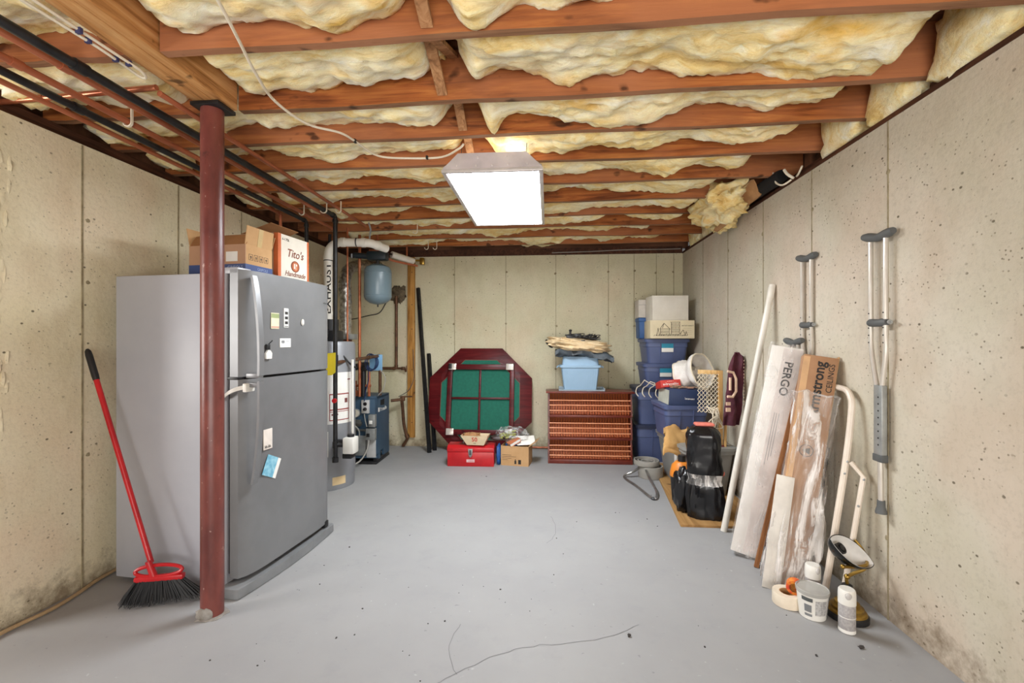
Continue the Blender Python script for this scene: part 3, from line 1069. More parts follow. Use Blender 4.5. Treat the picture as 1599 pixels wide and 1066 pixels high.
def handle(z0, z1, flip, par):
    path, ws = [], []
    for k in range(15):
        t = k / 14
        zz = z0 + (z1 - z0) * t
        out = 0.058 * (math.sin(t * math.pi / 2) ** 0.8)
        path.append((0.02 + 0.008 + out, 0.052 - 0.020 * t, zz))
    m = MB().sweep(path, (0, 1, 0), 0.034, 0.014)
    m.box((0.012, 0.016, min(z1, z1 - .02 * (1 if z1 > z0 else -1)) - .012), (0.088, 0.05, min(z1, z1 - .02 * (1 if z1 > z0 else -1)) + .012), .003)
    return m.build('handle', STEEL, par)


handle(1.648, 1.128, 0, fz)
handle(0.56, 1.10, 1, fd)
scrawl(fz, FM((0.0185, 0.70, 1.559), (0, 1, -.05), (0, 0, 1)), 0.05, 0.014, 6, DGREY, 3, 'emblem')
m = MB()
pl = [(-0.09, -0.045), (-0.09, W + .02), (0.0, W + .02)] + [(0.02 + 0.028 * math.sin(math.pi * k / 10), W + .01 - (W + .05) * k / 10) for k in range(11)] + [(0.0, -0.045)]
m.prism(pl, 0.004, 0.055, 'z', 0.004)
m.build('base_grille', MGREY, fr)
m = MB().box((-0.1, 0.0, 1.655), (-0.02, 0.09, 1.688), 0.004)
m.build('hinge_cover', FRSIDE, fr)
m = MB().box((-0.02, 0.24, 0.066), (0.012, 0.36, 0.088), 0.003).box((-0.02, W - .08, 0.06), (0.014, W - .04, 0.1), 0.003)
m.build('foot_bracket', BLACK, fr)
MB().box((-0.075, -0.012, 1.108), (-0.01, 0.03, 1.122), .002).build('centre_hinge', BLACK, fr)
# child strap lock between cabinet side and door
m = MB()
st = thing('strap_lock', 'white plastic child safety strap across the fridge door edge', 'strap lock', M=FRM)
m.sweep(cr([(-0.135, -0.010, 1.005), (-0.09, -0.018, 1.02), (-0.05, -0.024, 1.045), (-0.012, -0.018, 1.062), (0.018, 0.0, 1.07)], 4), (0, 0.3, 1), 0.022, 0.004)
m.build('strap', WHITEP, st)
MB().box((-0.165, -0.016, 0.975), (-0.115, -0.002, 1.035), 0.004).build('catch', WHITEP, st)
MB().box((-0.17, -0.014, 1.06), (-0.125, -0.002, 1.10), 0.005).build('catch', WHITEP, st)
MB().box((0.012, -0.008, 1.045), (0.034, 0.055, 1.09), 0.005).build('catch', WHITEP, st)


def magnet(name, label, y0, z0, y1, z1, mt, th=0.003, x=0.0222, bev=0.001, cat='magnet'):
    o = thing(name, label, cat, M=FRM @ Matrix.Translation((x, (y0 + y1) / 2, (z0 + z1) / 2)))
    MB().box((0, -(y1 - y0) / 2, -(z1 - z0) / 2), (th, (y1 - y0) / 2, (z1 - z0) / 2), bev).build('card', mt, o)
    return o


def stripes(par, mt, rows, name='print'):
    m = MB()
    for (y0, y1, z0, z1) in rows:
        m.box((0.003, y0, z0), (0.0036, y1, z1))
    return m.build(name, mt, par)


o = magnet('paper_note', 'small pale yellow note with green top on the freezer door', 0.184, 1.375, 0.249, 1.464, mat('note_cream', (226, 220, 190), .8))
stripes(o, mat('note_green', (160, 172, 120), .8), [(-.031, .031, .016, .04)])
stripes(o, mat('note_pink', (200, 160, 140), .8), [(-.03, .03, -.04, -.03)])
o = magnet('photo_strip', 'narrow black and white photo strip magnet on the freezer door', 0.288, 1.385, 0.328, 1.496, mat('photo_grey', (216, 216, 214), .6))
stripes(o, INK, [(-.012, .013, .02 - .028 * k, .036 - .028 * k) for k in range(3)] + [(-.016, .016, -.05, -.047)])
o = thing('oval_magnet', 'small white oval magnet with dark edge on the freezer door', 'magnet', M=FRM @ Matrix.Translation((0.0222, 0.452, 1.421)))
MB().ell((0.005, 0, 0), (0.008, 0.012, 0.02), 14, 8).build('shell', WHITEP, o)
o = magnet('business_card', 'white business card magnet at the middle of the freezer door', 0.255, 1.27, 0.347, 1.322, PAPER)
stripes(o, MGREY, [(-.034, -.008, .0, .014), (-.03, -.012, -.004, -.001), (0.004, .034, .01, .0125), (0.004, .034, .003, .0045)])
o = thing('key_magnet', 'dark clip magnet holding a white key fob on the freezer door', 'magnet', M=FRM @ Matrix.Translation((0.0235, 0.155, 1.26)))
MB().box((0, -0.015, 0.0), (0.012, 0.012, 0.03), .003).tube(cr([(0.01, 0.0, 0.03), (0.012, 0.02, 0.045), (0.012, 0.025, 0.05)], 4), 0.003, 6).build('clip', BLACK, o)
MB().prism([(-0.02, -0.05), (0.022, -0.05), (0.026, -0.02), (0.012, -0.004), (-0.006, -0.002), (-0.022, -0.02)], 0.002, 0.012, 'x').build('fob', WHITEP, o)
o = magnet('slogan_sign', 'cream slogan sign magnet with dark lettering on the lower fridge door', 0.126, 0.716, 0.193, 0.826, mat('sign_cream', (232, 222, 212), .7), 0.004)
scrawl(o, FM((0.0042, 0.0, -0.036), (0, 1, 0), (0, 0, 1)), 0.05, 0.022, 4, INK, 8)
stripes(o, BROWNINK, [(-.026, .026, .038 - .0155 * k, .043 - .0155 * k) for k in range(4)])
o = thing('photo_card', 'tilted pale blue photo card stuck on the lower fridge door', 'magnet', M=FRM @ Matrix.Translation((0.0226, 0.192, 0.612)) @ Matrix.Rotation(R(-26), 4, 'X'))
MB().box((0, -0.058, -0.055), (0.002, 0.03, 0.055)).build('picture', mat('photo_blue', (104, 168, 196), .5, c2=(150, 200, 216), scale=40), o)
MB().box((0, 0.03, -0.055), (0.002, 0.055, 0.055)).build('border', PAPER, o)

# boxes on top of the refrigerator
ZF = 1.661
BX = FRM @ Matrix.Translation((-0.14, 0.187, ZF))
cb = thing('cardboard_box', 'open brown cardboard box with navy band on top of the refrigerator', 'box', M=BX)
bw, bd, bh = 0.37, 0.21, 0.19
MB().box((-bw, 0, 0.052), (0, 0.005, bh)).build('front_panel', CARDP, cb)
MB().box((-bw, bd - .005, 0.052), (0, bd, bh)).build('back_panel', CARD, cb)
MB().box((-0.005, 0.005, 0.035), (0, bd - .005, bh)).build('side_panel', CARD, cb)
MB().box((-bw, 0.005, 0.052), (-bw + .005, bd - .005, bh)).build('side_panel', CARD, cb)
MB().box((-bw - .001, -.001, 0.0), (.001, bd + .001, 0.08)).build('printed_band', NAVY, cb, label='navy printed band')
m = MB()
m.M = Matrix.Translation((-0.002, 0, bh)) @ Matrix.Rotation(R(8), 4, 'Y')
m.box((-0.004, 0.0, 0), (0, bd, 0.105))
m.build('flap', CARD, cb)
m = MB()
m.M = Matrix.Translation((0, 0.002, bh)) @ Matrix.Rotation(R(-35), 4, 'X')
m.box((-bw, -0.0, 0), (0, 0.004, 0.08))
m.build('flap', CARDIN, cb)
m = MB()
m.M = Matrix.Translation((0, bd - .002, bh)) @ Matrix.Rotation(R(-20), 4, 'X')
m.box((-bw, -0.004, 0), (0, 0.0, 0.09))
m.build('flap', CARD, cb)
m = MB()
m.M = Matrix.Translation((-bw + .002, 0, bh)) @ Matrix.Rotation(R(-12), 4, 'Y')
m.box((0, 0.0, 0), (0.004, bd, 0.105))
m.build('flap', CARD, cb)
text(cb, 'GRIFOLS', 0.026, FM((-0.065, -0.002, 0.06), (1, 0, 0), (0, 0, 1)), mat('pale_blue_print', (158, 176, 216), .6))
text(cb, 'GRIFOLS', 0.022, FM((0.0018, 0.13, 0.06), (0, 1, 0), (0, 0, 1)), mat('pale_blue_print', (158, 176, 216), .6))
MB().box((-0.125, -0.0015, 0.095), (-0.05, 0, 0.15)).build('label_sticker', PAPER, cb, label='white sticker with a small square code')
m = MB()
for k in range(4):
    y = 0.025 + k * 0.04
    m.box((0, y, 0.105), (0.0008, y + .03, 0.107)).box((0, y, 0.137), (0.0008, y + .03, 0.139)).box((0, y, 0.105), (0.0008, y + .002, 0.139)).box((0, y + .028, 0.105), (0.0008, y + .03, 0.139))
    m.prism([(y + .015, .131), (y + .008, .122), (y + .013, .122), (y + .013, .111), (y + .018, .111), (y + .018, .122), (y + .023, .122)], 0, 0.0008, 'x')
m.build('handling_symbols', INK, cb)
m = MB()
m.M = Matrix.Translation((-0.002, 0, bh)) @ Matrix.Rotation(R(8), 4, 'Y')
m.box((-0.002, 0.09, 0), (0.0012, 0.125, 0.104)).box((-.001, .09, -.07), (.0014, .122, 0))
m.build('tape', mat('packing_tape', (214, 186, 134), .25), cb)
sw = MB().ell((-0.19, 0.1, 0.17), (0.16, 0.085, 0.055), 24, 14, 0.8, 0.25, 4, 5.5).build('padding_wrap', MESHW)
sw.matrix_world = BX
tag(sw, 'white bubble wrap inside the open box on the refrigerator', 'bubble wrap')
LX = FRM @ Matrix.Translation((-0.137, 0.445, ZF))
vb = thing('vodka_carton', 'white carton with orange corners and brown seal on top of the refrigerator', 'carton', M=LX)
MB().box((-0.26, 0.0, 0), (0, 0.30, 0.315), 0.002).build('body', WHITECARD, vb)
MB().box((-0.0, 0.0, 0.0), (0.0012, 0.026, 0.315)).box((-.03, -.0012, 0), (0, 0, .315)).build('corner_stripe', ORANGE, vb, label='orange corner stripe')
MB().box((-0.0, 0.282, 0.0), (0.0012, 0.30, 0.315)).build('corner_stripe', ORANGE, vb, label='orange corner stripe')
MB().box((-0.26, -0.001, 0), (-0.03, 0, 0.315)).build('side_band', mat('tan_print', (196, 170, 146), .7), vb)
F = lambda y, z: FM((0.0012, y, z), (0, 1, 0), (0, 0, 1))
text(vb, "Tito's", 0.072, F(0.16, 0.205), BROWNINK, 0.25, 0.0006)
text(vb, 'Handmade', 0.046, F(0.16, 0.075), BROWNINK, 0.35, 0.0004)
text(vb, 'V O D K A', 0.017, F(0.16, 0.044), mat('grey_ink', (150, 140, 130), .7))
text(vb, '6-1.75L', 0.022, F(0.07, 0.285), INK)
MB().lathe([(0.045, 0), (0.045, .0012)], 28).M
m = MB()
m.M = F(0.16, 0.128) @ Matrix.Scale(1.15, 4, (1, 0, 0))
m.lathe([(0.036, 0), (0.036, 0.0008)], 28)
sl = m.build('seal', BROWNINK, vb, label='round brown seal')
m = MB()
m.M = F(0.16, 0.128)
m.lathe([(0.030, 0.0008), (0.030, 0.0014)], 28)
m.build('seal_field', mat('seal_orange', (190, 108, 66), .7), sl)
m = MB()
m.M = F(0.16, 0.128)
m.box((-0.015, -0.015, 0.0014), (-0.004, 0.018, 0.002)).box((0.002, -0.02, 0.0014), (0.006, 0.02, 0.002)).box((0.006, 0.004, 0.0014), (0.016, 0.016, 0.002))
m.build('seal_print', WHITECARD, sl)
text(vb, 'AUSTIN TEXAS', 0.028, FM((-0.05, -0.0012, 0.15), (0, 0, 1), (-1, 0, 0)), BROWNINK)
MB().box((0, 0.2, 0.004), (0.0012, 0.26, 0.03)).build('bar_label', PAPER, vb)
m = MB()
m.M = Matrix.Translation((-0.26, 0, 0.315)) @ Matrix.Rotation(R(-16), 4, 'Y')
m.box((-0.0, -0.0, 0), (0.22, 0.26, 0.003))
m.build('flap', CARDIN, vb)

# ------------------------------------------------------------------ broom and floor cable at the left wall
bm_ = thing('broom', 'red broom with black bristles leaning in the corner beside the refrigerator', 'broom', (-1.93, 2.085, 0))
hp0, hp1 = Vector((-0.045, 0.005, 0.20)), Vector((-0.47, 0.075, 1.265))
dh = (hp1 - hp0)
MB().cyl(hp0, hp0 + dh * 0.86, 0.0125, 14).build('handle', REDPL, bm_)
gp = [hp0 + dh * t for t in (0.85, 0.87, 0.97, 0.99, 1.0)]
MB().tube(gp, [0.014, 0.0155, 0.0155, 0.013, 0.006], 14).build('grip', BLACK, bm_, label='black foam grip')
ang = R(14)
hd = Matrix.Rotation(ang, 4, 'Z')
m = MB()
m.M = hd
m.tube([(0.105 * math.cos(a) * 1.0, 0.006 * math.sin(a), 0.165 + 0.026 * math.sin(a)) for a in [2 * math.pi * k / 28 for k in range(28)]], 0.009, 8, closed=True)
m.cyl((-0.02, 0, 0.135), (-0.047, 0.0, 0.215), 0.017, 12, 0.014)
m.box((-0.105, -0.018, 0.118), (0.115, 0.018, 0.145), 0.008)
m.build('head', REDPL, bm_)
m = MB()
m.M = hd
for i in range(380):
    u = rnd.uniform(-1, 1)
    v = rnd.uniform(-0.016, 0.016)
    x0 = u * 0.10
    x1 = u * 0.172 + 0.05 * (u > .3) * (u - .3) + rnd.uniform(-.012, .012)
    y1 = v * 2.4 + rnd.uniform(-.012, .012)
    z1 = 0.004 + 0.022 * max(0, u) + rnd.random() * 0.012
    a = Vector((x0, v, 0.125))
    c = Vector((x0 * .35 + x1 * .65, v * .4 + y1 * .6, 0.06))
    e = Vector((x1, y1, z1))
    m.tube([a, c, e], [0.0026, 0.0024, 0.0014], 3, caps=False)
m.build('bristles', BRISTLE, bm_, kind='stuff')
pl_ = MB().tube(cr([(-2.41, 1.55, 0.012), (-2.415, 1.812, 0.012), (-2.39, 1.981, 0.012), (-2.405, 2.12, 0.012), (-2.435, 2.26, 0.013), (-2.44, 2.5, 0.013)], 6), 0.009, 8).build('floor_cable', mat('tan_cable', (178, 150, 112), .6))
tag(pl_, 'tan cable lying along the foot of the left wall', 'cable')

# ------------------------------------------------------------------ water heater, flues, boiler
wh = thing('water_heater', 'tall grey gas water heater standing behind the refrigerator', 'water heater', (-2.02, 3.96, 0))
MB().lathe([(0.24, 0.0), (0.245, 0.03), (0.245, 0.13), (0.25, 0.132), (0.25, 1.27), (0.235, 1.30), (0.0, 1.31)], 40).build('tank', HEATER, wh)


def on_cyl(r, a0, a1, z0, z1, n=10):
    m = MB()
    for k in range(n):
        b0, b1 = a0 + (a1 - a0) * k / n, a0 + (a1 - a0) * (k + 1) / n
        P = [(r * math.cos(b0), r * math.sin(b0)), (r * math.cos(b1), r * math.sin(b1))]
        m.poly([(P[0][0], P[0][1], z0), (P[1][0], P[1][1], z0), (P[1][0], P[1][1], z1), (P[0][0], P[0][1], z1)])
    return m


lb = on_cyl(0.2515, R(-62), R(-6), 0.58, 1.03).build('warning_label', PAPER, wh, label='white warning label with red framed boxes')
for (a0, a1, z0, z1) in ((-58, -16, .835, .845), (-58, -16, .70, .71), (-58, -16, .685, .69), (-58, -16, .61, .618), (-58, -56.5, .61, .845), (-17.5, -16, .61, .845)):
    on_cyl(0.2522, R(a0), R(a1), z0, z1).build('label_line', mat('label_red', (150, 50, 40), .6), lb)
for (a0, a1, z0, z1) in ((-27, -20, .76, .80), (-54, -48, .655, .67), (-44, -41, .655, .67), (-20, -12, .96, .97)):
    on_cyl(0.2522, R(a0), R(a1), z0, z1, 3).build('label_mark', mat('label_mark', (120, 60, 56), .6), lb)
on_cyl(0.2515, R(-88), R(-60), 0.30, 0.52).build('paper_label', PAPER, wh)
on_cyl(0.247, R(-52), R(-24), 0.045, 0.115).build('access_window', mat('window_amber', (222, 196, 150), .5), wh)
gv = MB().box((0.275, -0.27, 0.34), (0.375, -0.16, 0.48), 0.012)
gv.build('gas_valve', WHITEP, wh, label='white gas control valve')
m = MB().cyl((0.325, -0.21, 0.48), (0.325, -0.21, 0.50), 0.03, 14).box((0.27, -0.26, .30), (0.35, -.17, .34), .004).cyl((0.20, -0.20, 0.42), (0.28, -0.21, 0.42), 0.035, 12)
m.build('valve_fitting', BLACK, wh)
m = MB().box((-0.03, -0.12, 1.30), (0.14, 0.06, 1.40), 0.02).cyl((0.05, -0.03, 1.40), (0.05, -0.03, 1.50), 0.075, 20).cyl((0.05, -0.13, 1.37), (0.05, -0.17, 1.37), .04, 14)
m.build('blower', BLACK, wh)
m = MB().tube(cr([(0.09, -0.05, 1.36), (0.15, -0.12, 1.27), (0.25, -0.1, 1.12), (0.29, -0.02, 1.06)], 5), 0.008, 8)
m.build('power_cord', BLACK, wh)
m = MB().cyl((0.285, -0.09, 1.14), (0.285, -0.09, 0.45), 0.012, 10)
m.build('relief_tube', WHITEP, wh, label='white relief tube')
ex = MB()
exo = thing('exhaust_pipe', 'white plastic vent pipe with black vertical lettering rising from the heater', 'vent pipe', (-2.02, 3.93, 0))
pth = [(0.03, 0, 1.50), (0.03, 0, 2.05)] + [(0.03 + 0.12 * (1 - math.cos(a)), 0.0, 2.08 + 0.12 * math.sin(a)) for a in [math.pi / 2 * k / 8 for k in range(9)]] + [(0.33, 0.03, 2.20)] \
    + cr([(0.36, 0.035, 2.20), (0.40, 0.06, 2.20), (0.43, 0.11, 2.195), (0.455, 0.17, 2.19), (0.485, 0.24, 2.185)], 5)
ex.tube(pth, 0.038, 18)
ex.build('pipe', PVC, exo)
m = MB()
for (a, d) in (((0.03, 0, 2.06), (0, 0, 1)), ((0.17, 0.0, 2.20), (1, .02, 0)), ((0.35, 0.03, 2.20), (1, .15, 0)), ((0.44, 0.135, 2.195), (.45, .9, 0)), ((0.03, 0, 1.56), (0, 0, 1))):
    a, d = Vector(a), Vector(d).normalized()
    m.cyl(a - d * .018, a + d * .018, 0.043, 18)
m.build('coupling', PVC, exo)
m = MB()
for (a, d) in (((0.03, 0, 2.035), (0, 0, 1)), ((0.29, 0.015, 2.20), (1, .1, 0))):
    a, d = Vector(a), Vector(d).normalized()
    m.cyl(a - d * .004, a + d * .004, 0.039, 18)
m.build('band', BLACK, exo, label='dark glue band')
text(exo, 'EXHAUST', 0.085, FM((0.05, -0.0385, 1.78), (0, 0, 1), (-1, .12, 0)), INK, 0, 0.001, xs=1.25)
# flexible foil flue
fl = thing('foil_duct', 'crinkled silver foil duct curving up from the boiler', 'duct', (-2.025, 4.36, 0))
P = cr([(0, 0, 1.36), (0, 0, 1.7), (-0.02, 0.02, 1.9), (-0.05, 0.2, 2.06), (-0.04, 0.5, 2.15), (0.0, .9, 2.2)], 10)
MB().tube(P, [0.058 + 0.004 * math.sin(i * 2.1) for i in range(len(P))], 16).build('duct', FOIL, fl)
MB().box((-0.07, -0.08, 1.32), (0.09, 0.08, 1.375), .006).build('hood', GALV, fl)
MB().box((-0.02, -0.06, 1.17), (0.06, 0.02, 1.32), .006).build('damper_box', mat('rust_box', (120, 70, 56), .6), fl)
pipe('copper_pipe', 'slim upright copper pipe in front of the foil duct', BRIGHTCOPPER, 0.0085, [(-1.965, 4.27, 2.42), (-1.965, 4.27, 1.1)], 0, [((-1.965, 4.27, 1.6), (0, 0, 1))])
pipe('copper_pipe', 'thick upright copper pipe left of the grey expansion tank', BRIGHTCOPPER, 0.0155, [(-1.975, 4.58, 2.42), (-1.975, 4.58, 0.72)], 0, [((-1.975, 4.58, 1.05), (0, 0, 1))])
pipe('iron_pipe', 'aged brown gas branch pipe bending down behind the blue boiler front', AGEDPIPE, 0.0165, [(-1.81, 3.72, 1.12), (-1.80, 4.70, 1.145), (-1.80, 4.70, 0.72)], 0.022, [((-1.803, 4.4, 1.137), (0, 1, 0.02))])
pipe('copper_pipe', 'short copper stub left of the upper shutoff valves', BRIGHTCOPPER, 0.012, [(-1.79, 4.6, 2.42), (-1.79, 4.6, 2.17)], 0)
pipe('copper_pipe', 'short copper stub just right of the upper shutoff valves', BRIGHTCOPPER, 0.011, [(-1.665, 5.2, 2.42), (-1.665, 5.2, 2.30)], 0)
wp = pipe('copper_pipe', 'brown copper water pipe fixed down the back wall with a hose tap', AGEDPIPE, 0.0175, [(-1.865, 5.41, 1.86), (-1.865, 5.41, 0.965), (-2.33, 5.41, 0.965)], 0.02)
m = MB().cyl((-1.865, 5.41, 0.965), (-1.76, 5.41, 0.965), 0.013, 10).box((-1.80, 5.385, 0.945), (-1.755, 5.425, 0.985), .006).cyl((-1.765, 5.41, 0.965), (-1.735, 5.38, 0.93), .012, 10).tube([(-1.735, 5.40, 0.935), (-1.735, 5.40, 1.0)], .006, 8)
m.build('hose_tap', AGEDPIPE, wp)
tag(MB().tube(cr([(-1.93, 5.38, 1.86), (-1.96, 5.3, 1.76), (-2.0, 5.2, 1.64), (-2.1, 5.1, 1.60), (-2.2, 4.9, 1.55), (-2.27, 4.75, 1.55)], 6), 0.006, 7).build('black_wire', BLACK), 'thin black wire sagging from the wall patch behind the tank', 'wire')
et = thing('expansion_tank', 'blue grey round expansion tank hung under the joists', 'expansion tank', (-1.77, 4.56, 0))
MB().lathe([(0.02, 1.685), (0.08, 1.70), (0.128, 1.735), (0.138, 1.76), (0.14, 1.765), (0.14, 2.01), (0.138, 2.04), (0.12, 2.075), (0.07, 2.10), (0.02, 2.105)], 36).build('shell', TANKB, et)
MB().lathe([(0.1405, 2.012), (0.1425, 2.015), (0.1405, 2.018)], 36).lathe([(0.1405, 1.77), (0.1425, 1.775), (0.1405, 1.78)], 36).build('weld_band', TANKB, et)
MB().cyl((0, 0, 2.10), (0, 0, 2.16), 0.016, 12).cyl((0, 0, 1.685), (0, 0, 1.66), 0.008, 8).build('nipple', BLACKIRON, et)
MB().box((-0.11, -0.05, 2.145), (0.10, 0.07, 2.24), 0.02).cyl((-.1, 0, 2.19), (-.25, -.02, 2.2), .03, 12).build('air_separator', mat('dark_teal', (28, 42, 50), .5), et)
# valve cluster near the end of the vent pipe
vc = thing('pipe_manifold', 'white capped pipe end with small valves and brass fittings near the stud', 'pipe fitting', (-1.60, 4.95, 2.22))
MB().tube([(-0.12, -0.12, 0.04), (0.06, 0.10, 0.0)], 0.036, 16).build('capped_pipe', PVC, vc)
MB().cyl((-0.13, -0.135, 0.042), (-0.115, -0.115, 0.04), 0.012, 10).build('cap_mark', BLACK, vc)
m = MB().tube(cr([(-0.3, -0.3, 0.05), (-0.22, -0.22, 0.06), (-0.15, -0.16, 0.0), (-0.10, -0.12, -0.03), (0.1, 0.12, -0.05)], 4), 0.012, 8).cyl((-0.22, -.22, .03), (-0.22, -.22, .12), .018, 8).box((-.2, -.2, -.03), (-.14, -.14, .05), .005)
m.build('copper_fitting', COPPER, vc)
m = MB().cyl((0.06, 0.1, 0.01), (0.14, 0.18, 0.02), 0.012, 10).box((0.12, 0.14, -0.03), (0.17, 0.2, 0.05), .006)
m.build('brass_fitting', BRASS, vc)
tag(MB().sweep([(-1.68, 4.1, 2.42), (-1.672, 4.13, 2.36), (-1.685, 4.14, 2.30), (-1.70, 4.16, 2.235)], (1, 0, 0), 0.016, 0.002).build('hanger_strap', GALV), 'perforated metal strap hanging the vent pipe from a joist', 'strap')
# boiler
bo = thing('boiler', 'blue sheet metal boiler with gauge and control boxes on the floor', 'boiler', (-2.225, 4.62, 0), R(1))
bw, bd = 0.42, 0.38
MB().box((0, 0, 0.05), (0.02, bd, 0.71), .003).build('side_panel', BOILER, bo)
m = MB()
m.prism([(0, .10), (.05, .10), (.05, .04), (.10, .04), (.10, .12), (bd - .18, .12), (bd - .18, 0.05), (bd, 0.05), (bd, .71), (0.0, .71)], bw - 0.02, bw, 'x')
m.build('side_panel', BOILER, bo)
MB().box((0, 0, 0.69), (bw, bd, 0.715), .003).build('top_panel', BOILER, bo)
MB().box((0.02, bd - .02, 0.05), (bw - .02, bd, 0.69)).build('back_panel', BOILER, bo)
MB().box((0.02, 0.16, 0.06), (bw - .02, 0.18, 0.69)).build('burner_cover', mat('boiler_dark', (30, 38, 46), .5), bo)
MB().box((0.0, 0.0, 0.30), (bw, 0.012, 0.69), .003).box((0, 0, 0.06), (bw, 0.012, 0.09)).build('front_panel', BOILER, bo)
MB().box((0.0, -0.02, 0.0), (bw, bd + .01, 0.028), .003).box((.005, .0, .028), (.04, bd, .055)).box((bw - .04, .0, .028), (bw - .005, bd, .055)).build('skid', BLACKIRON, bo)
MB().box((0.16, -0.012, 0.09), (0.30, 0.0, 0.30), .002).build('plate', GALV, bo, label='pale metal cover plate')
MB().box((0.31, -0.012, 0.07), (0.41, 0.0, 0.26), .002).build('rating_plate', mat('pale_plate', (188, 188, 186), .5), bo)
g = MB()
g.M = FM((0.198, -0.003, 0.54), (1, 0, 0), (0, 0, 1))
g.lathe([(0.045, 0), (0.045, 0.025), (0.04, 0.028), (0.04, 0.024)], 24)
gg = g.build('gauge', GALV, bo)
g = MB()
g.M = FM((0.198, -0.03, 0.54), (1, 0, 0), (0, 0, 1))
g.lathe([(0.038, -.003), (0.038, 0.0)], 24)
g.build('gauge_face', mat('gauge_face', (220, 214, 196), .5), gg)
g = MB()
g.M = FM((0.198, -0.0305, 0.54), (1, 0, 0), (0, 0, 1))
g.box((-.002, -.01, 0), (.002, .028, .001))
g.build('gauge_needle', INK, gg)
ol = MB().box((0.262, -0.03, 0.54), (0.342, 0.0, 0.68), .003).build('outlet_box', mat('outlet_plate', (206, 206, 204), .45), bo)
for z in (0.585, 0.64):
    g = MB()
    g.M = FM((0.302, -0.03, z), (1, 0, 0), (0, 0, 1))
    g.lathe([(0.019, 0), (0.019, 0.004)], 18)
    if z < .6:
        g.lathe([(.015, .004), (.013, .03)], 12)
    g.build('socket', BLACK, ol)
for k, (x0, x1, z0, z1) in enumerate(((0.347, 0.417, 0.40, 0.53), (0.318, 0.417, 0.265, 0.385))):
    cbx = MB().box((x0, -0.06, z0), (x1, 0.0, z1), .005).build('control_box', GALV, bo)
    MB().box((x0 + .012, -0.068, z0 + .035), (x0 + .045, -0.06, z0 + .07), .002).build('switch', BLACK if k else PAPER, cbx)
m = MB()
m.cyl((0.06, -0.02, 0.44), (0.26, -0.02, 0.43), 0.02, 10).cyl((0.02, -0.01, 0.36), (0.30, -0.02, 0.36), 0.012, 10).box((0.16, -0.03, 0.40), (0.25, 0.0, 0.47), .006).cyl((.19, -.02, .25), (.19, -.02, .47), .016, 10)
m.build('gas_train', mat('gas_train', (92, 92, 88), .5, .3), bo)
m = MB().tube(cr([(0.06, -0.03, 0.43), (0.16, -0.05, 0.43), (0.24, -0.06, 0.38), (0.25, -0.06, 0.30), (0.20, -0.05, 0.24), (0.15, -0.04, 0.2)], 5), 0.007, 7)
m.tube(cr([(0.29, -0.02, 0.53), (0.31, -0.05, 0.48), (0.325, -0.04, 0.40)], 5), 0.006, 7)
m.tube(cr([(0.35, -0.05, 0.27), (0.34, -0.08, 0.16), (0.27, -0.14, 0.05), (0.12, -0.25, 0.01)], 6), 0.008, 7)
m.build('armoured_cable', mat('armoured_cable', (176, 174, 166), .4, .3), bo)
m = MB()
m.prism([(0.10, .665), (0.22, .665), (0.22, .60), (0.10, .61)], bw - .0008, bw + .001, 'x')
m.build('vent_slot', VOID, bo)
m = MB().box((bw, .035, .545), (bw + .001, .075, .59))
m.build('emblem', PAPER, bo)
scrawl(bo, FM((bw + .0008, 0.20, 0.565), (0, 1, 0), (0, 0, 1)), 0.19, 0.042, 7, PAPER, 5)
# circulator and coiled wires over the boiler
cz = thing('circulator_pump', 'black pump with coiled blue wires and pale blue plate above the boiler', 'pump', (-1.95, 4.62, 0.72))
m = MB().cyl((0, 0, 0), (0, 0, 0.36), 0.028, 12).box((-0.045, -.04, 0.27), (0.05, .04, .36), .01).cyl((-.12, -.03, .3), (.02, -.01, .33), .035, 14)
m.build('pump_body', BLACK, cz)
MB().box((0.06, 0.01, 0.27), (0.20, 0.02, 0.44), .003).build('plate', mat('pale_blue_plate', (128, 176, 214), .5), cz)
m = MB()
for k in range(3):
    m.tube([(0.11 + 0.06 * math.cos(a) - .01 * k, -0.02 - .008 * k, 0.36 + (0.075 + .008 * k) * math.sin(a)) for a in [2 * math.pi * q / 18 for q in range(18)]], 0.005, 6, closed=True)
m.tube(cr([(0.05, -.02, .34), (0.07, -.03, .2), (0.04, -.04, .05), (0.03, -.05, -.05)], 5), .005, 6)
m.build('wire_coil', mat('blue_wire', (34, 52, 92), .5), cz)
m = MB().tube(cr([(0.18, 0, .28), (0.24, -.01, .2), (0.22, -.01, .08), (0.16, 0, 0.01)], 5), .006, 6)
m.build('grey_lead', HOSEG, cz)
m = MB().cyl((-.10, .02, .0), (-.10, .02, .16), .02, 10).cyl((-.14, 0, .11), (.08, 0, .11), .014, 10).box((-.13, -.03, .0), (-.02, .04, .06), .005).cyl((.06, .0, 0), (.06, .0, .26), .015, 10)
m.build('copper_manifold', COPPER, cz)
# drain line right of boiler
dl = thing('drain_pipe', 'brown drain pipe bending down to the floor beside the boiler', 'pipe', (-1.75, 5.28, 0))
m = MB().tube([(-0.12, -0.05, 0.59), (0.0, 0.0, 0.60)], 0.018, 10).tube(cr([(-0.005, 0, 0.62), (0.0, 0.02, 0.5), (0.01, 0.04, 0.30), (0.035, 0.05, 0.17), (0.05, .06, .13)], 5), 0.020, 10).tube(cr([(0.05, 0.06, 0.14), (0.03, 0.08, 0.09), (-0.02, 0.1, 0.02)], 4), .019, 10)
m.build('pipe', AGEDPIPE, dl)
MB().box((-.02, -.02, .58), (.03, .03, .64), .005).build('tee', AGEDPIPE, dl)
MB().cyl((0.0, 0.0, .63), (0.12, 0.01, .635), .008, 8).build('spindle', AGEDPIPE, dl)
MB().cyl((0.05, 0.06, .13), (.035, .055, .165), .028, 10).build('collar', AGEDPIPE, dl)
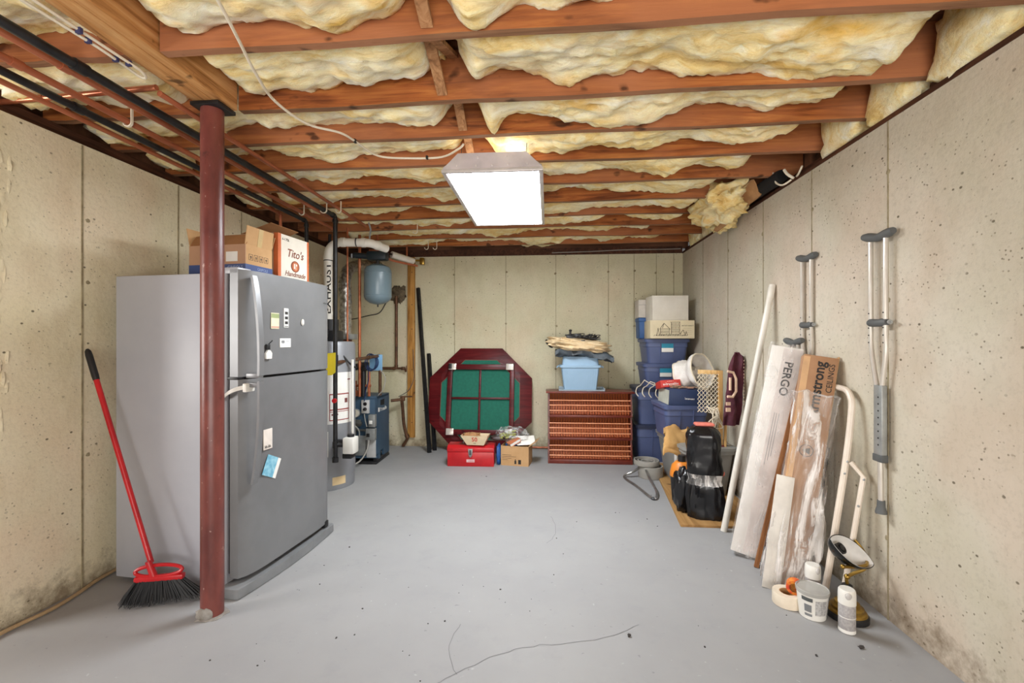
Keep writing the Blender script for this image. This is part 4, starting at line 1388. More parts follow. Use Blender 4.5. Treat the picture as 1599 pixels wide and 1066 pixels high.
tag(MB().tube(cr([(-1.80, 5.3, 0.63), (-1.70, 5.38, 0.70), (-1.64, 5.40, 0.85), (-1.645, 5.40, 1.0), (-1.652, 5.40, 1.2)], 6), 0.004, 6).build('grey_wire', DGREY), 'thin grey wire looping up beside the wooden stud', 'wire')
# stud and angle strips on the back wall
sd_ = thing('wall_stud', 'bare vertical timber stud fixed to the back wall', 'stud', (-1.68, 5.408, 0))
MB().box((-0.044, 0, 0.115), (0.044, 0.038, 2.335), .002).build('timber', STUD, sd_)
m = MB()
for z in (0.3, 0.62, 0.95, 1.45, 1.75, 2.15):
    m.cyl((0.012, -0.001, z), (0.012, 0.002, z), 0.006, 8)
m.build('nail_head', INK, sd_)
for k, (p0, p1) in enumerate((((-1.385, 5.13, 0.0), (-1.605, 5.42, 1.96)), ((-1.35, 5.24, 0.0), (-1.475, 5.435, 1.15)))):
    M, Ln = lean(p0, p1, (-0.5, -1, 0))
    o = thing('angle_strip', ['longer dark metal angle strip leaning beside the timber stud', 'shorter dark metal angle strip leaning behind the longer one'][k], 'metal strip', M=M)
    MB().box((-0.02, 0, 0), (0.02, 0.003, Ln), .001).build('flange', BLACKIRON, o)
    MB().box((0.017, 0.003, 0), (0.02, 0.032, Ln)).build('web', BLACKIRON, o)

# ------------------------------------------------------------------ folded octagonal table
M, Ln = lean((-0.803, 5.155, 0.004), (-0.803, 5.405, 1.216), (0, -1, 0))
tb = thing('octagonal_table', 'folded octagonal mahogany games table showing its green underside, leaning on back wall', 'table', M=M)
A = 0.618
ocx = []
for k in range(8):
    a = R(22.5 + 45 * k)
    rr = A / math.cos(R(22.5))
    ocx.append((rr * math.cos(a), A + rr * math.sin(a)))
m = MB().prism(ocx, 0.0, 0.03, 'y', 0.003)
m.build('table_top', MAHOG, tb)
gi = [(x * 0.765, A + (y - A) * 0.765) for x, y in ocx]
MB().prism(gi, -0.003, 0.0, 'y').build('green_base', FELT, tb, label='green underside board')
m = MB()
e = [(gi[i], gi[(i + 1) % 8]) for i in range(8)]
for (p, q) in e:
    m.tube([(p[0], -0.003, p[1]), (q[0], -0.003, q[1])], 0.004, 6)
m.build('edge_bead', mat('bead_brown', (120, 84, 66), .5), tb)
# corner fill: mahogany triangles where the ring is wide
for sx in (-1, 1):
    for sz in (-1, 1):
        MB().prism([(sx * 0.475, A + sz * 0.19), (sx * 0.475, A + sz * .30), (sx * .30, A + sz * .475), (sx * 0.19, A + sz * 0.475), (sx * .38, A + sz * .38)], -0.005, -0.002, 'y').build('corner_block', MAHOG, tb)
z0f, z1f, x0f, x1f = 0.205, 1.045, -0.39, 0.41
MB().box((x0f, -0.055, z0f), (x0f + .055, -0.004, z1f), .004).build('rail', MAHOG, tb)
MB().box((x1f - .055, -0.055, z0f), (x1f, -0.004, z1f), .004).build('rail', MAHOG, tb)
MB().box((x0f + .055, -0.050, z1f - .075), (x1f - .055, -0.004, z1f - .012), .004).build('rail', MAHOG, tb)
MB().box((x0f + .055, -0.050, z0f + .0), (x1f - .055, -0.004, z0f + .06), .004).build('rail', MAHOG, tb)
MB().box((x0f + .055, -0.03, 0.618), (x1f - .055, -0.004, 0.642), .003).build('cross_slat', MAHOG, tb)
MB().box((-0.012, -0.034, z0f + .06), (0.012, -0.004, z1f - .075), .003).build('cross_slat', MAHOG, tb)
m = MB()
for (x, z) in ((x0f + .055, z0f + .03), (x1f - .055, z0f + .03), (x0f + .055, z1f - .045), (x1f - .055, z1f - .045)):
    MB().box((x - .045, -0.064, z - .035), (x + .045, -0.054, z + .04), .004).cyl((x - .01, -.07, z - .02), (x - .01, -.06, z - .02), .008, 8).build('bracket', ALU, tb, label='silver folding bracket')
for s_ in (-1, 1):
    MB().box((s_ * 0.36 - .02, -0.075, z1f - .07), (s_ * 0.36 + .02, -0.064, z1f - .01), .003).build('latch', BLACK if s_ < 0 else WHITEP, tb)
m.bm.free()

# toolbox
tx = thing('toolbox', 'bright red metal toolbox on the floor before the table', 'toolbox', (-0.80, 4.61, 0), R(1.5))
MB().box((-0.243, 0, 0.0), (0.243, 0.225, 0.15), .004).build('body', REDPL, tx)
m = MB()
m.prism([(-0.004, 0.152), (0.229, 0.152), (0.229, 0.19), (0.185, 0.215), (0.04, 0.215), (-0.004, 0.19)], -0.246, 0.246, 'x', 0.003)
m.build('lid', REDPL, tx)
m = MB()
m.prism([(-0.024, .186), (0.024, .186), (0.018, .12), (0.0, .095), (-0.018, .12)], -0.018, -0.004, 'y', .002)
lt_ = m.build('latch', GALV, tx, label='silver draw latch')
MB().box((-0.011, -0.021, .125), (0.011, -.018, .175), .001).build('latch_slot', DGREY, lt_)
MB().box((-0.042, -0.003, .045), (0.042, -.0005, .075)).build('name_plate', mat('plate_pink', (226, 190, 190), .5), tx)
scrawl(tx, FM((0.008, -0.0032, 0.06), (1, 0, 0), (0, 0, 1)), 0.056, 0.016, 8, REDPL, 6)
m = MB().tube(cr([(-.09, .11, .214), (-.085, .11, .24), (0, .11, .245), (.085, .11, .24), (.09, .11, .214)], 4), .006, 8)
m.build('carry_handle', GALV, tx)
# paper tray on it
ty = thing('paper_tray', 'cream paper food tray with red 50 lettering on the red toolbox', 'tray', (-0.745, 4.615, 0.222), R(-4))
m = MB()
lo = [(-.095, 0.0), (.085, 0.0), (.085, 0.11), (-.095, .11)]
hi = [(-.16, -.02), (.13, -.02), (.13, .135), (-.16, .135)]
m.loft([[(x, y, 0) for x, y in lo], [(x, y, .098) for x, y in hi]], caps=False)
m.loft([[(x * .97, y * .97 + .002, 0.004) for x, y in lo], [(x * .975, y * .97 + .002, .098) for x, y in hi]], caps=False)
m.poly([(x, y, .002) for x, y in lo])
tr_ = m.build('tray_body', mat('tray_cream', (226, 206, 170), .8), ty, smooth=False)
text(ty, '50', 0.062, FM((-0.012, -0.0128, 0.058), (1, 0, 0), (0, -.2, 1)), mat('tray_red', (206, 60, 40), .6), 0, 0.001)
scrawl(ty, FM((-0.012, -0.0065, 0.022), (1, 0, 0), (0, -.2, 1)), .022, .014, 2, INK, 3)
kr = MB().ell((-0.055, .06, .085), (.09, .06, .035), 16, 10, .8, .4, 3, 2.2).build('paper_scraps', KRAFT)
kr.matrix_world = ty.matrix_world.copy() if False else Matrix.Translation((-0.745, 4.615, 0.222))
tag(kr, 'crumpled brown paper inside the cream tray', 'paper')
# lower cardboard box with contents
cx = thing('cardboard_box', 'small open cardboard box with bottle symbols beside the red toolbox', 'box', (-0.49, 4.69, 0), R(-8))
MB().box((0, 0, 0), (0.295, 0.004, 0.205)).build('front_panel', CARD, cx)
MB().box((0, 0.216, 0), (0.295, 0.22, 0.205)).build('back_panel', CARD, cx)
MB().box((0, 0.004, 0), (0.004, 0.216, 0.205)).build('side_panel', CARD, cx)
MB().box((0.291, 0.004, 0), (0.295, 0.216, 0.205)).build('side_panel', CARD, cx)
MB().box((0.004, .004, 0), (.291, .216, .004)).build('bottom_panel', CARD, cx)
m = MB()
m.M = Matrix.Translation((0.293, 0, 0.205)) @ Matrix.Rotation(R(55), 4, 'Y')
m.box((0, 0, 0), (0.003, 0.22, 0.10))
m.build('flap', CARD, cx)
m = MB()
for k in range(4):
    m.box((0.012, -0.0008, 0.11 - .017 * k), (0.012 + (.1, .15, .1, .06)[k], 0, 0.113 - .017 * k))
m.prism([(.145, .02), (.165, .02), (.165, .05), (.159, .06), (.159, .07), (.151, .07), (.151, .06), (.145, .05)], -.0008, 0, 'y')
m.prism([(.185, .02), (.215, .02), (.215, .065), (.185, .065)], -.0008, 0, 'y')
m.build('printed_symbols', INK, cx)
blu = thing('blue_plastic_bag', 'crumpled blue plastic bag wedged between toolbox and cardboard box', 'bag', (-0.515, 4.71, 0))
MB().ell((0, 0.02, 0.105), (0.026, 0.06, 0.105), 18, 14, .7, .25, 3, 1).build('bag', BLUEFILM, blu)
o = MB().ell((0, 0, 0), (0.085, 0.05, 0.03), 18, 10, .7, .3, 3, 7).build('blue_pouch', BLUEFILM)
o.location = (-0.36, 4.80, 0.20)
tag(o, 'blue plastic pouch inside the small cardboard box', 'pouch')
gb = thing('snack_bag', 'clear bag of yellow green pods lying on the small cardboard box', 'bag', (-0.41, 4.79, 0.245))
m = MB()
for i in range(26):
    a = rnd.uniform(0, 6.28)
    c = Vector((rnd.uniform(-.12, .06), rnd.uniform(-.04, .06), rnd.uniform(0.0, .085)))
    d = Vector((math.cos(a), math.sin(a) * .5, rnd.uniform(-.4, .4))) * 0.028
    m.tube([c - d, c - d * .4, c + d * .4, c + d], [.003, .012, .012, .003], 8)
m.build('pods', GREENS, gb, kind='stuff')
MB().ell((0.03, 0.02, 0.06), (0.17, 0.08, 0.07), 24, 14, .75, .3, 3, 3.3).build('film', FILMB, gb)
bk = thing('orange_book', 'orange paperback leaning on the clear snack bag', 'book', M=Matrix.Translation((-0.325, 4.70, 0.222)) @ Matrix.Rotation(R(28), 4, 'Z') @ Matrix.Rotation(R(-25), 4, 'Y'))
MB().box((-.07, 0, 0), (.06, .10, .006)).box((-.07, 0, .032), (.06, .10, .036)).box((.056, 0, 0), (.06, .10, .036)).build('cover', mat('book_orange', (214, 128, 88), .6), bk)
MB().box((-.066, .002, .006), (.056, .097, .032)).build('pages', PAPER, bk)
o = MB().box((-.10, -.06, 0), (.10, .06, .003), .0).build('paper_sheet', PAPER)
o.matrix_world = Matrix.Translation((-0.235, 4.775, 0.245)) @ Matrix.Rotation(R(15), 4, 'Z') @ Matrix.Rotation(R(40), 4, 'X')
tag(o, 'sheet of white paper sticking out of the small cardboard box', 'paper')
o = MB().ell((0, 0, 0), (.08, .05, .025), 18, 10, .6, .3, 3, 8).box((-.09, -.02, -.02), (.03, .03, .0), .006).build('dark_gadget', mat('dark_brown_plastic', (62, 48, 46), .4))
o.location = (-0.53, 4.80, 0.265)
tag(o, 'dark brown bundle lying between the paper tray and the pods', 'bundle')
# baseboard pipe
pipe('copper_pipe', 'thin copper pipe along the foot of the back wall behind the box', COPPER, 0.011, [(-0.6, 5.42, 0.02), (0.85, 5.42, 0.02)], 0)

# ------------------------------------------------------------------ media rack with rods
rk = thing('media_rack', 'reddish wooden three-tier media rack with rods against the back wall', 'rack', (0.447, 4.80, 0), R(0.6))
rw, rh = 0.435, 0.75
TZ = [0.03, 0.265, 0.505, 0.75]
prof = [(0.25, 0.0), (0.0, 0.0)]
for k in range(3):
    prof += [(0.0, TZ[k]), (0.035, TZ[k] + (TZ[k + 1] - TZ[k]) * 0.95), (0.0, TZ[k + 1] - .004)]
prof += [(0.0, 0.75), (0.25, 0.75)]
for s_ in (-1, 1):
    MB().prism(prof, s_ * rw - .009, s_ * rw + .009, 'x').build('side_panel', CHERRYD, rk)
MB().box((-rw - .03, -0.02, rh), (rw + .03, 0.26, rh + 0.018), .004).build('top_board', CHERRYD, rk)
MB().box((-rw + .009, 0.0, 0.0), (rw - .009, 0.25, 0.045), .002).build('base_board', CHERRYD, rk)
for k in range(3):
    za, zb = TZ[k] + .012, TZ[k + 1]
    if k:
        MB().box((-rw + .009, 0.0, TZ[k] - .012), (rw - .009, 0.22, TZ[k] + .012), .002).build('shelf', CHERRYD, rk)
    n = 30
    dx = (2 * rw - .02) / n
    sh = None
    for q in range(n):          # beadboard strips of the slanting back
        xa = -rw + .01 + q * dx
        m = MB()
        m.loft([[(xa + .0024, .055, za), (xa + dx - .0024, .055, za), (xa + dx - .0024, .068, za), (xa + .0024, .068, za)],
                [(xa + .0024, .155, zb - .012), (xa + dx - .0024, .155, zb - .012), (xa + dx - .0024, .168, zb - .012), (xa + .0024, .168, zb - .012)]])
        if sh is None:
            sh = m.build('back_strip', CHERRY, rk, smooth=False)
            base_x = xa
        else:
            m.bm.free()
            c = sh.copy()
            COL.objects.link(c)
            c.parent = rk
            c.location = (xa - base_x, 0, 0)
    MB().box((-rw + .009, 0.17, za), (rw - .009, 0.176, zb - .01)).build('backing', CHERRYD, rk)
    for t in (0.20, 0.44, 0.66):
        z = za + (zb - za) * t
        MB().cyl((-rw + .008, 0.004 + .03 * t, z), (rw - .008, 0.004 + .03 * t, z), 0.0062, 10).build('rod', CHERRYL, rk)
# things on the rack
tr = thing('blue_tray', 'flat pale blue grey tray lying on the media rack under the bin', 'tray', (0.36, 4.86, 0.768))
MB().box((-0.24, 0.0, 0), (0.25, 0.19, 0.006)).build('bottom', mat('tray_grey', (150, 164, 172), .4), tr)
m = MB()
for a, b_ in (((-.24, 0, .006), (-.232, .19, .03)), ((.242, 0, .006), (.25, .19, .03)), ((-.232, .182, .006), (.242, .19, .03)), ((-.232, 0, .006), (.242, .008, .012))):
    m.box(a, b_)
m.build('rim', mat('tray_grey', (150, 164, 172), .4), tr)
bn = thing('plastic_bin', 'light blue ribbed plastic bin on top of the media rack', 'bin', (0.352, 4.90, 0.775))
m = MB()


def rrect(x0, x1, y0, y1, r, n=4):
    P = []
    for cx_, cy_, a0 in ((x1 - r, y0 + r, -90), (x1 - r, y1 - r, 0), (x0 + r, y1 - r, 90), (x0 + r, y0 + r, 180)):
        for k in range(n + 1):
            a = R(a0 + 90 * k / n)
            P.append((cx_ + r * math.cos(a), cy_ + r * math.sin(a)))
    return P


m.loft([[(x, y, 0) for x, y in rrect(-.175, .175, .0, .17, .02)], [(x, y, .245) for x, y in rrect(-.205, .205, -.02, .19, .025)]])
m.build('body', BINBLUE, bn)
m = MB()
for k in range(15):
    x = -.16 + .32 * k / 14
    m.loft([[(x - .006, -.001, .01), (x + .006, -.001, .01), (x + .006, .004, .01), (x - .006, .004, .01)],
            [(x * 1.13 - .007, -.0215, .235), (x * 1.13 + .007, -.0215, .235), (x * 1.13 + .007, -.015, .235), (x * 1.13 - .007, -.015, .235)]])
m.build('rib', BINBLUE, bn)
m = MB()
m.loft([[(x, y, .243) for x, y in rrect(-.225, .225, -.035, .2, .03)], [(x, y, .268) for x, y in rrect(-.225, .225, -.035, .2, .03)]])
m.loft([[(x, y, .268) for x, y in rrect(-.195, .20, -.01, .18, .03)], [(x, y, .36) for x, y in rrect(-.185, .19, 0, .17, .03)]])
m.build('lid', BINBLUE, bn)
m = MB().tube([(-.225, .06, .255), (-.245, .06, .25), (-.25, .06, .235)], .008, 6).tube([(.225, .06, .255), (.245, .06, .25), (.25, .06, .235)], .008, 6)
m.build('clip', BINBLUE, bn)


def cloth_sheet(name, mt, rows, th, par=None):
    m = MB()
    bot = [[(x, y, z - th) for x, y, z in r] for r in rows]
    m.loft([r + bo_[::-1] for r, bo_ in zip(rows, bot)])
    return m.build(name, mt, par, ang=70)


# folded grey tarp
rows = []
for k in range(31):
    x = -0.27 + 0.62 * k / 30
    z = 0.035 - 0.30 * max(0, x - .02) ** 1.25 - .03 * max(0, -x - .18)
    rows.append([(x, -.06 + .30 * q / 10, z + .035 * fbm(x * 8, q * .35, 2.2) + .016 * math.sin(q * 1.9 + x * 24)) for q in range(11)])
o = cloth_sheet('tarp', TARP, rows, 0.045)
o.location = (0.352, 4.88, 1.165)
tag(o, 'crumpled grey tarp draped over the lid of the blue bin', 'tarp')
m = MB().ell((0, 0, 0), (0.325, 0.17, 0.070), 60, 28, .75, .30, 2.0, 5.1, (1.0, 1.3, 1.8))
o = m.build('folded_blanket', BEIGE, ang=70)
o.location = (0.33, 4.93, 1.265)
o.rotation_euler = (0, R(7), 0)
tag(o, 'beige cloth bundle lying on the grey tarp above the bin', 'blanket')
m = MB().ell((0, 0, 0), (0.055, 0.04, 0.02), 16, 10, .8, .3, 3, 1)
o = m.build('dark_shoe', BLACK)
o.location = (0.015, 4.90, 1.275)
o.rotation_euler = (0, R(50), 0)
tag(o, 'black strap end poking out left of the beige cloth', 'strap')
ck = thing('cable_tangle', 'tangle of black cables and plugs on the beige cloth', 'cables', (0.29, 4.90, 1.335))
m = MB()
for k in range(7):
    pts = [(rnd.uniform(-.1, .28), rnd.uniform(-.06, .06), rnd.uniform(-.02, .05)) for q in range(7)]
    m.tube(cr(pts, 6), 0.0045, 6)
m.build('cable', BLACK, ck, kind='stuff')
m = MB().box((-.09, -.04, -.02), (-.01, .02, .03), .008).box((0.0, -.05, 0.0), (.07, 0.0, .045), .008).cyl((-.05, -.01, .02), (-.045, -.01, .075), .012, 10).ell((-.045, -.01, .082), (.018, .018, .014), 10, 6).box((.06, -.06, -.045), (.11, -.03, -.02), .005)
m.build('plug_adaptor', BLACK, ck)

# ------------------------------------------------------------------ storage totes
def tote(label, loc, w, d, h, mt, rz=0.0, lidmat=None, lid=True, sticker=True, taper=0.03, group='plastic storage totes in the right corner'):
    o = thing('storage_tote', label, 'tote', loc, rz, group=group)
    t = taper
    m = MB()
    rr = 0.04
    m.loft([[(x, y, 0) for x, y in rrect(-w / 2 + t, w / 2 - t, t, d - t, rr)],
            [(x, y, h * .66) for x, y in rrect(-w / 2 + t * .4, w / 2 - t * .4, t * .4, d - t * .4, rr)],
            [(x, y, h * .67) for x, y in rrect(-w / 2 + t * .4 - .006, w / 2 - t * .4 + .006, t * .4 - .006, d - t * .4 + .006, rr)],
            [(x, y, h - .03) for x, y in rrect(-w / 2 + .008, w / 2 - .008, .008, d - .008, rr)]])
    m.build('body', mt, o)
    m = MB()
    lw = 0.008
    m.loft([[(x, y, h - .04) for x, y in rrect(-w / 2 - lw, w / 2 + lw, -lw, d + lw, rr)],
            [(x, y, h - .008) for x, y in rrect(-w / 2 - lw - .004, w / 2 + lw + .004, -lw - .004, d + lw + .004, rr)],
            [(x, y, h) for x, y in rrect(-w / 2 + .004, w / 2 - .004, .004, d - .004, rr)]])
    m.build('lid' if lid else 'rim', lidmat or mt, o)
    # handle recess frame on the front
    m = MB()
    hw = w * .16
    m.loft([[(-hw, t * .9 - .002, .02), (-hw + .008, t * .9 - .002, .02), (-hw + .008, t, .02), (-hw, t, .02)],
            [(-hw, -.004, h - .05), (-hw + .008, -.004, h - .05), (-hw + .008, .01, h - .05), (-hw, .01, h - .05)]])
    m.loft([[(hw - .008, t * .9 - .002, .02), (hw, t * .9 - .002, .02), (hw, t, .02), (hw - .008, t, .02)],
            [(hw - .008, -.004, h - .05), (hw, -.004, h - .05), (hw, .01, h - .05), (hw - .008, .01, h - .05)]])
    m.build('handle_rib', mt, o)
    if sticker:
        m = MB()
        m.box((-hw + .012, .003, h * .62), (hw - .012, .0055, h * .80))
        s_ = m.build('sticker', TEAL, o, label='teal and white sticker')
        MB().box((-hw + .012, .0025, h * .46), (hw - .012, .0075, h * .62)).build('sticker_base', PAPER, s_)
    return o


tote('blue lidded tote at the bottom of the corner stack', (1.20, 4.92, 0), 0.49, 0.42, 0.405, TOTEBLUE, 0, TOTENAVY, sticker=False)
tote('blue lidded tote second from the bottom of the corner stack', (1.205, 4.92, 0.406), 0.49, 0.42, 0.395, TOTEBLUE, 0, TOTENAVY, sticker=False)
tote('blue tote with teal sticker, second from top of the corner stack', (1.26, 4.91, 0.802), 0.455, 0.42, 0.262, TOTEBLUE)
tote('blue tote with teal sticker, uppermost of the corner stack', (1.275, 4.90, 1.065), 0.455, 0.42, 0.265, TOTEBLUE)
# big grey tote in front
gt = thing('storage_tote', 'large grey tote without lid standing on the plywood sheet', 'tote', (1.335, 3.80, 0.016), R(3), group='plastic storage totes in the right corner')
gw, gd, gh = 0.42, 0.80, 0.41
m = MB()
m.loft([[(x, y, 0) for x, y in rrect(-gw / 2 + .05, gw / 2 - .05, .05, gd - .05, .05)], [(x, y, gh - .06) for x, y in rrect(-gw / 2 + .008, gw / 2 - .008, .008, gd - .008, .05)],
        [(x, y, gh - .055) for x, y in rrect(-gw / 2 - .004, gw / 2 + .004, -.004, gd + .004, .05)], [(x, y, gh - .02) for x, y in rrect(-gw / 2, gw / 2, 0, gd, .05)]])
m.build('body', TOTEGREY, gt)
m = MB()
m.loft([[(x, y, gh - .025) for x, y in rrect(-gw / 2 - .015, gw / 2 + .015, -.015, gd + .015, .05)], [(x, y, gh) for x, y in rrect(-gw / 2 - .015, gw / 2 + .015, -.015, gd + .015, .05)]])
m.build('rim', TOTEGREY, gt)
m = MB()
m.M = Matrix.Rotation(R(0), 4, 'Z')
m.box((-gw / 2 + .012, .22, .20), (-gw / 2 + .022, .30, .30))
m.build('sticker', PAPER, gt, label='white sticker')
tote('open blue tote resting on the large grey tote', (1.25, 4.14, 0.43), 0.40, 0.40, 0.30, TOTEBLUE, R(4), None, False, False)
# boxes on the tall stack
o = thing('village_box', 'cream box printed with an ink drawing of houses on the uppermost tote', 'box', (1.30, 4.81, 1.331), R(-1))
MB().box((-0.225, 0, 0), (0.225, 0.32, 0.19), .002).build('carton', mat('cream_card', (226, 212, 180), .75, c2=(216, 202, 168)), o)
m = MB()
Y_ = -0.0008


def line2(a, c, wd=.0022):
    a, c = Vector((a[0], Y_, a[1])), Vector((c[0], Y_, c[1]))
    d = (c - a).normalized()
    n_ = Vector((-d.z, 0, d.x)) * wd
    m.loft([[a - n_, a + n_, a + n_ + Vector((0, .0012, 0)), a - n_ + Vector((0, .0012, 0))], [c - n_, c + n_, c + n_ + Vector((0, .0012, 0)), c - n_ + Vector((0, .0012, 0))]])


for (a, c) in (((-.12, .04), (-.12, .10)), ((-.03, .04), (-.03, .10)), ((-.13, .095), (-.085, .16)), ((-.085, .16), (-.02, .095)), ((-.085, .16), (-.10, .11)), ((-.12, .10), (-.03, .10)),
               ((-.01, .05), (-.01, .17)), ((.075, .05), (.075, .175)), ((-.02, .17), (.08, .17)), ((-.01, .13), (.075, .13)), ((-.01, .09), (.075, .09)), ((-.17, .03), (.15, .03)), ((-.13, .04), (.09, .045)),
               ((.08, .05), (.11, .09)), ((.11, .09), (.13, .04)), ((-.16, .03), (-.145, .11)), ((-.145, .11), (-.13, .03)), ((.13, .03), (.14, .075)), ((.14, .075), (.155, .03))):
    line2(a, c, .0026)
for q in range(7):
    line2((-.115 + q * .012, .055), (-.112 + q * .012, .085), .002)
for r_ in range(3):
    for q in range(5):
        line2((-.002 + q * .016, .06 + r_ * .04), (-.002 + q * .016, .08 + r_ * .04), .003)
for q in range(14):
    x = -.19 + q * .024
    line2((x, .025 + .008 * (q % 3)), (x + .016, .04 + .01 * (q % 2)), .002)
m.build('ink_drawing', mat('ink_drawing', (98, 88, 72), .8), o)
scrawl(o, FM((.125, -.0004, .135), (1, 0, 0), (0, 0, 1)), .06, .014, 6, mat('ink_drawing', (98, 88, 72), .8), 2)
scrawl(o, FM((.188, -.0004, .135), (1, 0, 0), (0, 0, 1)), .055, .014, 6, mat('ink_drawing', (98, 88, 72), .8), 4)
m = MB()
for k in range(4):
    m.box((.11, -.0008, .105 - .02 * k), (.195, 0, .1065 - .02 * k))
m.build('printed_lines', mat('faint_ink', (170, 154, 124), .8), o)
o = thing('white_box', 'plain white cardboard box at the very top of the corner stack', 'box', (1.30, 4.88, 1.523), R(4))
MB().box((-0.19, 0, 0), (0.19, 0.25, 0.262), .002).build('carton', WHITECARD, o)
MB().box((-0.191, -0.001, 0.255), (0.191, 0.251, 0.264), .001).build('lid_edge', WHITECARD, o)
o = thing('white_box', 'narrower off-white box behind the plain white box on the corner stack', 'box', (1.11, 5.14, 1.568), R(2))
MB().box((-0.09, 0, 0), (0.3, 0.2, 0.20), .002).build('carton', mat('offwhite_card', (214, 206, 194), .8), o)
MB().box((-0.091, -0.001, 0.14), (0.301, 0.0, 0.143), .0).build('seam', MGREY, o)
o = thing('blue_bin', 'bright blue plastic box behind the cream house box', 'box', (1.12, 5.132, 1.331))
MB().box((-0.095, 0, 0), (0.3, 0.22, 0.195), .01, (.006, .006)).build('body', BLUEBOX, o)
MB().box((-0.10, -0.005, 0.19), (0.305, 0.225, 0.234), .008).build('lid', BLUEBOX, o)
# things in the open blue tote
nb = thing('board_game', 'navy board game box sticking out of the open blue tote', 'game box', M=Matrix.Translation((1.245, 4.13, 0.725)) @ Matrix.Rotation(R(3), 4, 'Z') @ Matrix.Rotation(R(3), 4, 'Y'))
MB().box((-0.165, 0, 0), (0.165, 0.30, 0.145), .003).build('carton', NAVYBOX, nb)
MB().box((-0.168, -.001, 0.0), (-0.165, 0.301, 0.13)).build('side', mat('pale_card', (196, 196, 180), .8), nb)
scrawl(nb, FM((0.02, -.0004, .065), (1, 0, 0), (.15, 0, 1)), .085, .02, 9, PAPER, 7)
rb = thing('board_game', 'red board game box lying behind the navy game box', 'game box', M=Matrix.Translation((1.14, 4.22, 0.885)) @ Matrix.Rotation(R(-12), 4, 'X') @ Matrix.Rotation(R(-4), 4, 'Y'))
MB().box((-0.1, 0, 0), (0.08, 0.2, 0.065), .003).build('carton', REDBOX, rb)
scrawl(rb, FM((-0.01, -.0004, .030), (1, 0, 0), (0, 0, 1)), .14, .026, 11, PAPER, 9)
scrawl(rb, FM((-0.01, -.0004, .053), (1, 0, 0), (0, 0, 1)), .06, .006, 8, PAPER, 10)
m = MB()
for i in range(26):
    c = Vector((1.24 + rnd.uniform(-.15, .13), 4.17 + rnd.uniform(-.02, .05), .875 + rnd.uniform(0, .02)))
    m.box(c, c + Vector((rnd.uniform(.02, .05), .02, .006)), 0)
o = m.build('game_cards', mat('mixed_cards', (196, 150, 120), .8, c2=(120, 110, 100), scale=40, detail=1))
tag(o, 'loose cards strewn over the navy game box', 'cards')
o['kind'] = 'stuff'
hg = thing('wire_hangers', 'white plastic coated hangers hooked over the blue totes', 'hangers', (1.06, 4.86, 0.83))
for k in range(4):
    m = MB()
    x = -.09 + k * .055
    m.tube(cr([(x + .05, -.02 - .03 * k, .06 - .012 * k), (x, -.06 - .05 * k, .01), (x - .04, -.09 - .05 * k, -.01), (x - .055, -.11 - .05 * k, -.06), (x - .03, -.11 - .05 * k, -.10)], 5), .005, 6)
    m.tube(cr([(x + .05, -.02 - .03 * k, .06 - .012 * k), (x + .1, -.1 - .04 * k, .03), (x + .14, -.2 - .05 * k, .02)], 5), .005, 6)
    m.build('hanger', CORD, hg)
# pop-up mesh hamper
hm_ = thing('mesh_hamper', 'collapsed white mesh laundry hamper on the navy game box', 'hamper', (1.365, 4.30, 1.02))
m = MB()
ringsH = []
NS = 40
for k in range(11):
    t = k / 10
    row = []
    for q in range(NS):
        a = 2 * math.pi * q / NS
        ra = 0.138 + 0.022 * t
        c = Vector((-0.085 + 0.12 * t, -0.11 * t + .08 * (1 - t), -0.04 + 0.055 * t))
        wob = 1 + 0.13 * fbm(math.cos(a) * 1.6, math.sin(a) * 1.6, t * 2.5 + 3, 3)
        if 0.25 < t < 0.75:
            wob *= 0.97 + .06 * math.cos(3 * a + 1)
        wob *= 1 - .30 * math.exp(-((t - .48) / .16) ** 2)
        u = Vector((-0.05, 0.33, 0.94)) * math.sin(a) * ra * wob * 1.0
        v = Vector((0.86, 0.50, -.13)) * math.cos(a) * ra * wob * .92
        row.append(c + u + v)
    ringsH.append(row)
inn = [[p * 0.985 + Vector((0.001, 0, 0)) for p in r] for r in reversed(ringsH)]
m.loft(ringsH + inn[:10], caps=False)
m.poly(inn[9])
m.build('mesh_wall', MESHW, hm_, ang=70)
MB().tube(ringsH[-1], 0.007, 7, closed=True).build('mouth_wire', CORD, hm_, label='white mouth ring')
MB().tube(ringsH[0], 0.006, 7, closed=True).build('base_wire', CORD, hm_)
m = MB().ell((-.02, .02, -.01), (.10, .10, .05), 20, 12, .9, .4, 2.5, 1.5)
m.build('lining', MESHW, hm_, ang=70)
# wooden frame with netting (lattice hammock chair) beside it
lx = thing('net_hammock', 'pale wooden bar frame with white knotted netting beside the right wall', 'hammock', (1.44, 3.88, 0.42))
MB().box((-0.018, -0.02, 0.0), (0.016, 0.02, 0.64), .004).build('upright', BAMBOO, lx)
m = MB()
m.M = Matrix.Rotation(R(-25), 4, 'Z')
m.box((-0.175, -0.012, 0.605), (0.014, 0.016, 0.64), .004)
m.build('crossbar', BAMBOO, lx)
MB().cyl((0.03, -.02, -.05), (0.05, 0.02, .22), .013, 8).build('peg', BAMBOO, lx)
m = MB()
for k in range(6):
    for s_ in (-1, 1):
        pts = []
        for q in range(10):
            t = q / 9
            xx = -0.15 + .14 * (k / 5) + s_ * .014 * math.cos(q * math.pi)
            pts.append((xx, 0.06 - .07 * (k / 5), 0.61 - t * .33))
        m.tube(pts, .0034, 5)
m.build('netting', CORD, lx)
m = MB()
